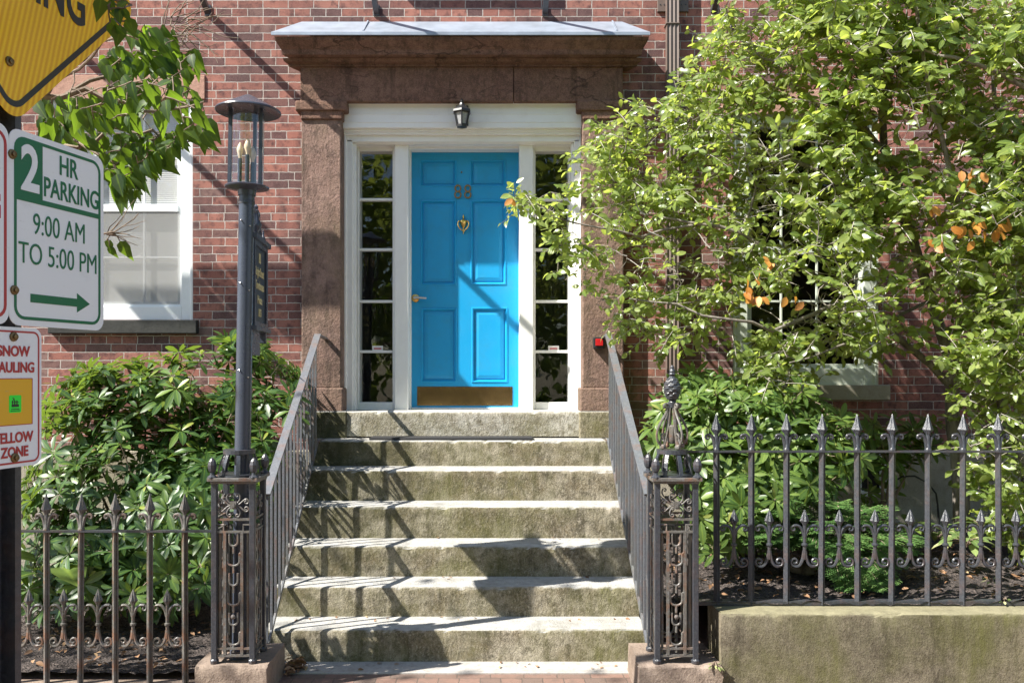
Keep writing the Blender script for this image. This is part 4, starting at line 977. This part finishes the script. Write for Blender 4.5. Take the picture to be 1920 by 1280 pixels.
# ---- big shrub tree on the right
tree = thing('garden_tree', 'tall leafy shrub tree spreading across the right of the house front', 'tree', (X(1830, 6.2), 6.2, .47))
limbs = [limb(l, a, b) for l, a, b in (
    ([(1805, 1000, 6.3), (1795, 860, 6.3), (1788, 740, 6.3), (1790, 690, 6.25), (1740, 560, 6.2), (1700, 420, 6.1), (1660, 280, 6.1), (1640, 100, 6.0), (1650, -80, 6.0)], .062, .018),
    ([(1788, 735, 6.3), (1700, 640, 6.2), (1590, 560, 6.1), (1480, 480, 6.0), (1390, 440, 6.0), (1300, 420, 6.0), (1200, 400, 6.1)], .030, .007),
    ([(1700, 420, 6.1), (1580, 350, 5.9), (1470, 290, 5.9), (1380, 260, 6.0), (1290, 240, 6.2)], .024, .006),
    ([(1930, 900, 6.0), (1890, 800, 6.0), (1850, 640, 5.95), (1820, 520, 5.9), (1800, 380, 5.7), (1760, 250, 5.6), (1740, 120, 5.5), (1710, -60, 5.5)], .028, .010),
    ([(1930, 1000, 6.5), (1915, 760, 6.5), (1895, 640, 6.5), (1900, 480, 6.4), (1880, 300, 6.3), (1860, 100, 6.2)], .045, .014),
    ([(2050, 240, 5.5), (1920, 165, 5.45), (1850, 128, 5.4), (1790, 110, 5.4), (1730, 95, 5.5), (1660, 100, 5.5)], .020, .006),
    ([(1660, 280, 6.1), (1560, 180, 5.9), (1470, 120, 5.9), (1400, 90, 6.0)], .018, .005),
    ([(1590, 560, 6.1), (1450, 620, 5.9), (1360, 600, 5.8), (1270, 580, 5.9), (1180, 560, 6.0)], .016, .005),
    ([(1300, 420, 6.0), (1200, 440, 6.0), (1120, 430, 6.0), (1050, 405, 6.0), (990, 375, 5.95)], .010, .004),
    ([(1740, 560, 6.2), (1640, 620, 5.9), (1560, 650, 5.8), (1480, 680, 5.8)], .014, .005),
    ([(1895, 640, 6.5), (2000, 450, 6.2), (2080, 250, 6.0)], .03, .01),
    ([(1820, 520, 5.9), (1900, 400, 5.6), (1960, 330, 5.5)], .014, .005),
    ([(1390, 440, 6.0), (1420, 350, 5.95), (1395, 290, 5.95)], .012, .004))]
tm = MB()
for p, r in limbs: tm.tube(p, r, 9)
tm.lathe([(.075, 0), (.08, .03), (.06, .09)], tuple(P(1789, 720, 6.28)), 9)
nz1 = sm_noise(3)
poly = [(955, 365), (1040, 340), (1110, 330), (1080, 300), (1140, 235), (1220, 190), (1300, 160), (1330, 60), (1370, -60), (2000, -60), (2000, 700), (1930, 760), (1860, 700), (1790, 690), (1700, 640), (1640, 650), (1560, 720), (1480, 735), (1390, 700), (1410, 620), (1330, 640), (1250, 650), (1180, 620), (1120, 580), (1080, 520), (1040, 470), (1060, 430), (1000, 410)]
holes = [(1420, 570, 60, 40, .92), (1510, 572, 70, 36, .85), (1405, 380, 25, 80, .6), (1590, 690, 75, 35, .9), (1230, 480, 40, 60, .5), (1250, 290, 30, 40, .5), (1340, 350, 40, 50, .5), (1570, 700, 80, 25, .8), (1720, 560, 40, 50, .5), (1290, 480, 70, 55, .7), (1460, 575, 60, 35, .75), (1560, 640, 50, 40, .5), (1320, 690, 60, 40, .8), (1290, 560, 50, 50, .5), (1720, 690, 70, 50, .75), (1230, 560, 30, 60, .4), (1390, 250, 30, 60, .5), (1640, 590, 30, 50, .6)]
def dens(x, y):
    d = 1.0 if nz1(x, y) > -.09 else .22
    if x < 1400 and y > 420: d *= .72
    for hx_, hy_, a, b, s_ in holes:
        if ((x - hx_) / a) ** 2 + ((y - hy_) / b) ** 2 < 1: d *= 1 - s_
    return d
def ydepth(x, y): 
    b = 6.35 + .25 * nz1(x * .6 + 300, y * .6)
    if x > 1250: b -= .65 * min(1, (x - 1250) / 450)
    return b + random.gauss(0, .2)
twigs = [(x, y, min(6.85, max(5.1, ydepth(x, y)))) for x, y in pick(poly, 3150, dens)]
low = [(1820, 640), (1960, 560), (1960, 1030), (1850, 990), (1820, 900), (1810, 800), (1815, 720)]
twigs += [(x, y, random.uniform(5.4, 6.4)) for x, y in pick(low, 340)]
twigs += [(x, y, random.uniform(5.85, 6.05)) for x, y in [(965, 370), (985, 365), (1000, 385), (1035, 385), (1060, 395), (1075, 440), (1085, 470), (1050, 455), (1045, 510), (1060, 525), (1110, 400), (1130, 420), (1150, 590), (1120, 560)]]
tb_ = [tuple(P(*t)) for t in twigs]
branchy(limbs, tb_, tm)
B, D, NN, LL, WW, RD = [], [], [], [], [], []
tw_m = MB()
for (px, py, Y), b in zip(twigs, tb_):
    b = Vector(b); a = random.uniform(0, 6.28)
    d = Vector((math.cos(a) * .8 - .15, math.sin(a) * .6 - .25, random.uniform(-.8, .8))).normalized()
    Lt = random.uniform(.10, .24); n = random.randint(6, 11); pts = []
    big = 1.0 + .3 * (px > 1500 and py < 420) * random.random(); tone = random.random()
    for i in range(4):
        f = i / 3; pts.append(b + d * Lt * f + Vector((0, 0, -.12 * Lt * f * f)))
    tw_m.tube(pts, [.003, .0025, .002, .0012], 3, caps=False)
    sd = d.cross(Vector((0, 0, 1))).normalized()
    for i in range(n):
        f = (i + .5) / n; q = pts[0].lerp(pts[3], f); sg = 1 if i % 2 else -1
        ld_ = (sd * sg * random.uniform(.5, 1) + d * random.uniform(.2, .9) + Vector((0, 0, random.uniform(-.8, .4)))).normalized()
        nn_ = Vector((random.gauss(-.45, .75), random.gauss(-.7, .75), .75)).normalized()
        B.append(q + ld_ * .01); D.append(ld_); NN.append(nn_); s_ = random.choice((random.uniform(.028, .055), random.uniform(.05, .075), random.uniform(.05, .085))) * big; LL.append(s_); WW.append(s_ * random.uniform(.46, .66)); RD.append(min(1, max(0, .55 * tone + .45 * random.random())))
leaves('foliage', M['treeleaf'], tree, B, D, NN, LL, WW, 'oval', rng.uniform(-.05, .5, len(B)), .2, RD)
tw_m.build('twig_tips', M['paletwig'], tree)
# orange turning leaves
B, D, NN, LL, WW = [], [], [], [], []
for cx, cy, n, s_ in ((1860, 430, 7, 22), (1835, 425, 5, 15), (1815, 425, 6, 14), (1750, 450, 7, 25), (1812, 330, 6, 18), (1405, 540, 7, 20), (1425, 555, 4, 12), (1745, 385, 2, 8), (1430, 500, 5, 18), (960, 372, 2, 5), (1490, 560, 3, 14)):
    for i in range(n):
        p = P(cx + random.gauss(0, s_), cy + random.gauss(0, s_ * .6), (5.35 if cx > 1600 else 5.6)); B.append(p); D.append((random.gauss(0, .5), random.gauss(-.2, .4), -.7)); NN.append((random.gauss(0, .4), -1, random.gauss(.3, .4))); s2 = random.uniform(.07, .1); s2 *= .85; LL.append(s2); WW.append(s2 * .6)
leaves('autumn_foliage', M['autumn'], tree, B, D, NN, LL, WW, 'oval', .2, .2)
# bare pale twigs in the gaps
bt = MB(); anchors = []
for cx, cy, n, s_ in ((1480, 370, 40, 70), (1560, 420, 30, 60), (1260, 500, 22, 60), (1700, 200, 26, 90), (1560, 560, 24, 60), (1420, 300, 16, 40)):
    for i in range(n):
        p = P(cx + random.gauss(0, s_), cy + random.gauss(0, s_ * .6), random.uniform(5.7, 6.3)); a = random.uniform(-2.9, .1); L = random.uniform(.1, .35); q = [p]; anchors.append(tuple(p))
        for k in range(4): a += random.gauss(0, .4); p = p + Vector((math.cos(a), random.gauss(0, .3), -math.sin(a) * .7)) * (L / 4); q.append(p)
        bt.tube(q, [.0045, .0035, .003, .0025, .0015], 4, caps=False)
n0 = len(tm.f); branchy(limbs, anchors, tm); tm.add(bt.v, bt.f); o = tm.build('trunk', M['bark'], tree, smooth=True); o.data.materials.append(M['paletwig'])
o.data.polygons.foreach_set('material_index', [0] * n0 + [1] * (len(tm.f) - n0))

# ---- rhododendrons: whorls of long leaves on stems
def rhodo(label, root, poly, n, yr, mat, size, dens=None, stems=14, group='rhododendrons beside the steps', up=.35):
    t = thing('rhododendron', label, 'shrub', root, group=group)
    sm_ = MB(); B, D, NN, LL, WW, RD = [], [], [], [], [], []; r0 = Vector(root)
    pts = [P(x, y, yr(x, y)) for x, y in pick(poly, n, dens)]
    lim = []
    for k in range(stems):
        tip = pts[random.randrange(len(pts))]; mid = r0.lerp(tip, .5) + Vector((random.gauss(0, .08), random.gauss(0, .08), .08))
        pp = [Vector(q) for q in bez(tuple(r0 + Vector((random.gauss(0, .08), random.gauss(0, .05), 0))), tuple(mid), tuple(mid), tuple(tip), 6)]
        lim.append((pp, None)); sm_.tube(pp, [.018, .016, .013, .011, .009, .006, .004], 6)
    branchy(lim, [tuple(p) for p in pts], sm_, .6)
    for p in pts:
        ax = (Vector((p.x - r0.x, (p.y - r0.y) * 1.0 - .35, (p.z - r0.z) * .5 + up)).normalized() + Vector((random.gauss(0, .3), random.gauss(0, .3), random.gauss(0, .2)))).normalized()
        u = ax.orthogonal().normalized(); v = ax.cross(u); k = random.randint(7, 12); s0 = size * random.uniform(.75, 1.2); tone = random.random(); a0 = random.uniform(0, 6.28); opn = random.uniform(-.35, .35)
        for i in range(k):
            a = a0 + i * 2.4; ra = u * math.cos(a) + v * math.sin(a); e = opn + .35 - .55 * (i / k) if i < k - 2 else .7
            d_ = (ra * math.cos(e) + ax * math.sin(e)).normalized(); nn_ = (ax - d_ * ax.dot(d_)).normalized()
            L = s0 * random.uniform(.8, 1.1) * (1 if i < k - 2 else .6)
            B.append(p + ra * .008); D.append(d_); NN.append(nn_ + Vector(rvec(1, .12)[0])); LL.append(L); WW.append(L * random.uniform(.27, .36)); RD.append(min(1, max(0, .5 * tone + .35 * random.random() + (.3 if i >= k - 2 else 0))))
    sm_.build('stems', M['twig'], t); leaves('foliage', mat, t, B, D, NN, LL, WW, 'lance', rng.uniform(.05, .5, len(B)), .2, RD); return t
rp1 = [(75, 790), (110, 700), (180, 685), (260, 675), (330, 660), (400, 640), (440, 615), (480, 630), (520, 650), (560, 690), (565, 760), (530, 830), (500, 900), (470, 960), (430, 1010), (400, 1080), (380, 1110), (300, 1130), (180, 1130), (60, 1140), (40, 1040), (45, 900)]
nz2 = sm_noise(11)
def yr1(x, y):
    f = min(1, max(0, (y - 640) / 450)); return max(5.35, 6.75 - .95 * f + random.gauss(0, .16) + .15 * nz2(x, y))
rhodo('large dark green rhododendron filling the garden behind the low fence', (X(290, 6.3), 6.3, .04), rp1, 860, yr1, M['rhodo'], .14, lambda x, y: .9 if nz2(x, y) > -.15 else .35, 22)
rp2 = [(1215, 830), (1230, 760), (1290, 700), (1340, 690), (1400, 720), (1470, 715), (1550, 755), (1610, 800), (1620, 870), (1560, 920), (1430, 950), (1400, 1010), (1350, 1040), (1310, 1020), (1300, 920), (1260, 880)]
def yr2(x, y):
    f = min(1, max(0, (y - 690) / 280)); return max(5.35, 6.15 - .55 * f + random.gauss(0, .16))
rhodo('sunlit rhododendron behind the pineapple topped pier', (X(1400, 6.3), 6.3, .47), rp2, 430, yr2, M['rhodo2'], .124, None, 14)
rp3 = [(1600, 810), (1650, 790), (1700, 775), (1760, 790), (1740, 850), (1690, 880), (1680, 950), (1620, 950), (1590, 880)]
rhodo('small sparse rhododendron sprig standing before the foundation wall', (X(1640, 6.5), 6.5, .47), rp3, 34, lambda x, y: random.uniform(6.35, 6.55), M['rhodo2'], .15, None, 4)

# ---- low conifer
hm = thing('low_conifer', 'low feathery green conifer spreading behind the iron fence', 'shrub', (X(1540, 5.9), 5.9, .47))
B, D, NN, LL, WW, RD = [], [], [], [], [], []; sm_ = MB(); c0 = Vector((X(1540, 5.9), 5.9, .5))
for x, y in pick([(1400, 985), (1440, 935), (1520, 925), (1600, 930), (1690, 960), (1725, 1010), (1710, 1080), (1660, 1125), (1590, 1115), (1540, 1060), (1470, 1030), (1400, 1040)], 165):
    Yt = 5.62 - .4 * (y - 930) / 180 + random.gauss(0, .1); tip = P(x, y, max(5.12, Yt)); tip.z = max(tip.z, .52)
    st_ = tip + (c0 - tip) * .35 + Vector((0, 0, .06)); path = bez(tuple(st_), tuple(st_.lerp(tip, .4) + Vector((0, 0, .06))), tuple(st_.lerp(tip, .8) + Vector((0, 0, .03))), tuple(tip), 12)
    sm_.tube([c0.lerp(Vector(path[0]), .1)] + path, .003, 3); path = [Vector(q) for q in path]; tone = random.random() * .6
    L = (tip - st_).length
    for i in range(1, 13):
        d_ = (path[i] - path[i - 1]).normalized(); s_ = d_.cross(Vector((0, 0, 1))).normalized(); wl = (.09 if i < 9 else .09 * (13 - i) / 4) + .01
        for sg in (-1, 1):
            td = (s_ * sg * .8 + d_ * .7 + Vector((0, 0, random.uniform(-.15, .05)))).normalized(); m_ = 6
            for k in range(m_):
                for sg2 in (-1, 1):
                    B.append(path[i] + td * wl * (k / m_)); D.append(td * .8 + td.cross(Vector((0, 0, 1))) * sg2 * .8 + Vector((0, 0, random.uniform(-.1, .2)))); NN.append((random.gauss(0, .2), random.gauss(-.2, .2), 1)); LL.append(.022); WW.append(.0052); RD.append(min(1, tone + .4 * random.random() * (k / m_ + .3)))
leaves('foliage', M['hemlock'], hm, B, D, NN, LL, WW, 'needle', .1, .0, RD); sm_.build('stems', M['twig'], hm)

# ---- broad leaved plants
def broad(label, px, py, Y, n, L, mat, w_=.5, group=None, spread=1.0, name='leafy_plant'):
    root = P(px, py, Y); t = thing(name, label, 'plant', tuple(root), group=group); B, D, NN, LL, WW = [], [], [], [], []; m = MB()
    for i in range(n):
        a = 6.28 * i / n + random.uniform(-.3, .3); e = random.uniform(.25, 1.0); d_ = Vector((math.cos(a) * math.cos(e) * spread, math.sin(a) * math.cos(e) * spread, math.sin(e))).normalized()
        q = root + d_ * L * random.uniform(.4, .9); m.tube([root, root.lerp(q, .5) + Vector((0, 0, .02)), q], .003, 4); B.append(q); D.append(d_ + Vector((0, 0, -.5))); NN.append(Vector((-d_.x, -d_.y, 1.2))); l_ = L * random.uniform(.7, 1.1); LL.append(l_); WW.append(l_ * w_)
    m.build('stalks', M['twig'], t); leaves('foliage', mat, t, B, D, NN, LL, WW, 'oval', .35, .2); return t
broad('variegated leafy plant low behind the fence below the foundation wall', 1760, 1010, 6.1, 16, .13, M['hosta'], .5)
broad('pale green leafy plant beside the tree trunk behind the fence', 1850, 1000, 6.0, 20, .14, M['hosta'], .55)
broad('yellowish leafy plant under the foundation corner behind the fence', 1640, 960, 6.3, 12, .13, M['hosta'], .42)
broad('broad leaved plant with cream edges in the sun before the foundation wall', 1812, 1025, 5.6, 20, .13, M['hosta'], .5)
broad('loose green plant between the low conifer and the foundation wall', 1700, 1000, 6.0, 18, .14, M['rhodo2'], .4)
broad('green leafy plant at the far right end of the fence', 1915, 1010, 5.8, 16, .13, M['rhodo2'], .5)
broad('plant with very broad green leaves beside the sign post', 95, 1090, 5.7, 6, .26, M['rhodo2'], .8)
broad('tiny pale weed growing at the corner of the stone block', 1341, 1250, 4.80, 16, .035, M['hosta'], .35, name='weed')
broad('small weed sprouting at the foot of the fence', 1882, 1128, 5.0, 9, .03, M['hosta'], .6, name='weed')
broad('leafy seedling in the mulch near the right fence end', 1858, 1092, 5.35, 8, .035, M['hosta'], .6, name='weed')

# ---- street tree whose branch hangs in from the left, in front of the window
stt = thing('street_tree', 'street tree branch with large heart shaped leaves hanging before the window', 'tree', (-3.6, 2.9, 0))
sl = [limb(l, a, b) for l, a, b in (
    ([(-400, 260, 3.0), (-150, 215, 3.0), (60, 182, 2.95), (120, 172, 2.95), (200, 185, 2.95), (265, 205, 3.0), (330, 200, 3.05), (385, 190, 3.05)], .018, .003),
    ([(60, 182, 2.95), (110, 165, 2.9), (150, 130, 2.8), (190, 85, 2.6), (225, 65, 2.5), (260, 75, 2.5)], .008, .002),
    ([(120, 172, 2.95), (200, 150, 3.0), (270, 110, 3.1), (320, 80, 3.15), (380, 50, 3.2)], .008, .002),
    ([(-60, 330, 3.1), (80, 290, 3.1), (150, 275, 3.1), (210, 245, 3.1), (260, 250, 3.1), (320, 262, 3.1), (360, 265, 3.1)], .011, .0025),
    ([(150, 275, 3.1), (200, 300, 3.0), (235, 340, 3.0), (250, 380, 3.0)], .006, .002),
    ([(120, 480, 2.9), (160, 452, 2.9), (200, 440, 2.9), (225, 425, 2.9), (260, 400, 2.9)], .005, .0015),
    ([(150, 10, 2.4), (190, 20, 2.35), (215, 10, 2.3), (230, -30, 2.3)], .006, .003))]
m = MB()
for p, r in sl: m.tube(p, r, 7)
m.tube([Vector((-3.6, 2.9, -.1)), Vector((-3.58, 2.92, 1.2)), Vector((-3.62, 2.9, 2.4)), Vector((-3.7, 2.9, 4.2)), Vector((-3.6, 3.0, 6.5))], [.13, .105, .10, .085, .04], 12)
m.tube([Vector((-3.6, 2.9, 2.2)), Vector((-3.0, 2.95, 2.55)), sl[0][0][0]], [.03, .022, .018], 8); m.tube([Vector((-3.6, 2.9, 1.9)), Vector((-2.6, 3.0, 2.3)), sl[3][0][0]], [.025, .016, .011], 8)
m.tube([Vector((-3.62, 2.9, 2.6)), Vector((-2.8, 2.6, 3.0)), sl[6][0][0]], [.025, .014, .006], 8); m.tube([Vector((-3.6, 2.9, 1.4)), Vector((-2.4, 2.9, 2.0)), sl[5][0][0]], [.012, .008, .005], 8)
def lv(poly, n, yr, s=1.0):
    out = []
    for x, y in pick(poly, n): out.append((P(x, y, random.uniform(*yr)), s))
    return out
pts = lv([(60, 190), (150, 165), (230, 140), (290, 130), (330, 140), (385, 180), (395, 255), (340, 260), (330, 220), (290, 215), (250, 230), (200, 225), (100, 240)], 125, (2.7, 3.4))
pts += lv([(70, 215), (150, 240), (240, 250), (330, 245), (345, 265), (300, 270), (200, 270), (80, 250)], 100, (3.0, 3.5))
pts += lv([(195, 270), (300, 255), (340, 265), (300, 300), (270, 320), (215, 345), (195, 330)], 75, (2.9, 3.2))
pts += lv([(200, 325), (260, 330), (262, 365), (240, 375), (205, 360)], 14, (2.9, 3.1))
pts += lv([(180, 110), (235, 60), (290, 40), (340, 50), (375, 95), (360, 130), (260, 130), (200, 140)], 70, (2.9, 3.2))
pts += lv([(185, -10), (240, -20), (245, 30), (235, 55), (205, 45), (190, 20)], 12, (1.98, 2.05), .62)
pts += [(P(200, 450, 2.9), .9), (P(225, 452, 2.9), .8), (P(205, 462, 2.9), .6)]
branchy(sl, [tuple(p) for p, s_ in pts], m, .2)
for k in range(26):      # leafless end twigs
    p = P(random.uniform(300, 360), random.uniform(30, 90), 3.15); a = random.uniform(-.6, 1.4); L = random.uniform(.08, .22); q = [p]
    for j in range(4): a += random.gauss(0, .35); p = p + Vector((math.cos(a), random.gauss(0, .2), math.sin(a))) * (L / 4); q.append(p)
    m.tube(q, [.0025, .002, .0018, .0014, .001], 4)
for k in range(9):
    p = P(200, 440, 2.9); a = random.uniform(-.5, .9); L = random.uniform(.08, .16); q = [p]
    for j in range(4): a += random.gauss(0, .2); p = p + Vector((math.cos(a), random.gauss(0, .2), math.sin(a))) * (L / 4); q.append(p)
    m.tube(q, [.002, .002, .0015, .0012, .0008], 4)
m.build('trunk', M['twig'], stt, smooth=True)
B, D, NN, LL, WW = [], [], [], [], []
for p, s_ in pts:
    B.append(p); D.append((random.gauss(.25, .4), random.gauss(0, .35), -1 + random.gauss(0, .35))); NN.append((random.gauss(-.2, .5), -1 + random.gauss(0, .4), random.gauss(.45, .4))); l_ = random.uniform(.052, .096) * s_; LL.append(l_); WW.append(l_ * random.uniform(.52, .66))
# the part of its crown above and left of the picture, which dapples the steps
crown = []
for k in range(150):
    c = Vector((-7.3, 3.4, 6.1)) + Vector((random.gauss(0, .9), random.gauss(0, .8), random.gauss(0, .7))); crown.append(c)
for c in crown:
    for k in range(6):
        B.append(c + Vector((random.gauss(0, .1), random.gauss(0, .1), random.gauss(0, .07)))); D.append((random.gauss(0, .5), random.gauss(0, .5), -.6)); NN.append((random.gauss(0, .5), random.gauss(0, .5), 1)); LL.append(.11); WW.append(.07)
leaves('foliage', M['heart'], stt, B, D, NN, LL, WW, 'heart', rng.uniform(.05, .6, len(B)), .26)

# ---- litter, log, cable
def litter(name, n, f, label, size=(.03, .06), flatn=.3):
    B, D, NN, LL, WW = [], [], [], [], []
    for i in range(n):
        B.append(f()); a = random.uniform(0, 6.28); D.append((math.cos(a), math.sin(a), random.uniform(-.1, .25))); NN.append((random.gauss(0, flatn), random.gauss(0, flatn), 1)); l_ = random.uniform(*size); LL.append(l_); WW.append(l_ * random.uniform(.4, .6))
    o = leaves(name, M['dryleaf'], None, B, D, NN, LL, WW, 'oval', .3, .35); return stuff(o, label, 'leaf litter')
litter('leaf_litter', 500, lambda: Vector((random.uniform(1.2, 4.2), random.uniform(5.05, 6.9), .505)), 'scattered dry brown leaves on the raised garden mulch')
litter('leaf_litter', 240, lambda: Vector((random.uniform(-3.4, -1.5), random.uniform(5.08, 6.3), .075)), 'scattered dry brown leaves on the low garden mulch')
litter('leaf_pile', 90, lambda: Vector((-1.235 + abs(random.gauss(0, .05)), 5.27 - abs(random.gauss(0, .06)), .012 + abs(random.gauss(0, .025)))), 'small heap of curled brown leaves in the corner of the bottom step', (.035, .06), .7)
def st_leaf():
    k = random.choice((-1, -1, 0, 0, 1, 2)); x = random.uniform(-1.3, .9)
    if k < 0: return Vector((x, random.uniform(5.17, 5.34), .012))
    return Vector((x, random.uniform(SY[k] + .18, SY[k + 1] - .01), SZ[k] + .006))
litter('fallen_leaves', 44, st_leaf, 'few small dry leaves lying on the steps and bottom paving', (.015, .04))
lg = MB(); a = P(1485, 1062, 5.75); lg.tube([P(1478, 1050, 5.7), P(1500, 1065, 5.7), P(1530, 1078, 5.72), P(1560, 1080, 5.8)], [.05, .06, .055, .04], 10)
o = lg.build('dead_log', M['log'], None, smooth=True); tag(o, 'short weathered piece of wood lying on the mulch under the conifer', 'log')
cb = MB(); cb.tube([P(1670, 905, 6.4), P(1692, 893, 6.35), P(1715, 892, 6.3), P(1740, 905, 6.3), P(1755, 925, 6.3), P(1758, 945, 6.3), P(1762, 1000, 6.35)], .007, 6)
o = cb.build('garden_cable', M['rubber'], None, smooth=True); tag(o, 'thin black cable arching in front of the foundation wall', 'cable')

# ---- trees over the road behind the viewer: the window panes mirror them
B, D, NN, LL, WW = [], [], [], [], []; tk = MB()
for cx, cy, cz, r in ((-6, -9, 5.2, 3.6), (-1.5, -10, 5.8, 4.0), (3, -9.5, 5.4, 3.7), (7.5, -10, 5.6, 3.8), (-10.5, -10, 5.5, 3.6)):
    tk.tube([(cx, cy, -.2), (cx + .1, cy, 2), (cx, cy + .1, cz)], [.2, .16, .08], 8)
    for k in range(1300):
        v = Vector(rvec(1)[0]).normalized() * r * random.uniform(.5, 1) ** .5; v.z *= .95; p = Vector((cx, cy, cz)) + v
        for j in range(3): B.append(p + Vector(rvec(1, .2)[0])); D.append(rvec(1)[0]); NN.append((random.gauss(0, .5), random.gauss(0, .5), 1)); LL.append(.3); WW.append(.2)
for k in range(3200):
    B.append((random.uniform(-16, 14), random.uniform(-13.5, -12.5), random.uniform(0, 4.5))); D.append(rvec(1)[0]); NN.append((random.gauss(0, .5), random.gauss(0, .5), 1)); LL.append(.45); WW.append(.3)
o = leaves('far_street_trees', M['treeleaf'], None, B, D, NN, LL, WW, 'oval', .2, .1); stuff(o, 'leafy mass of street trees mirrored in the window panes', 'trees')
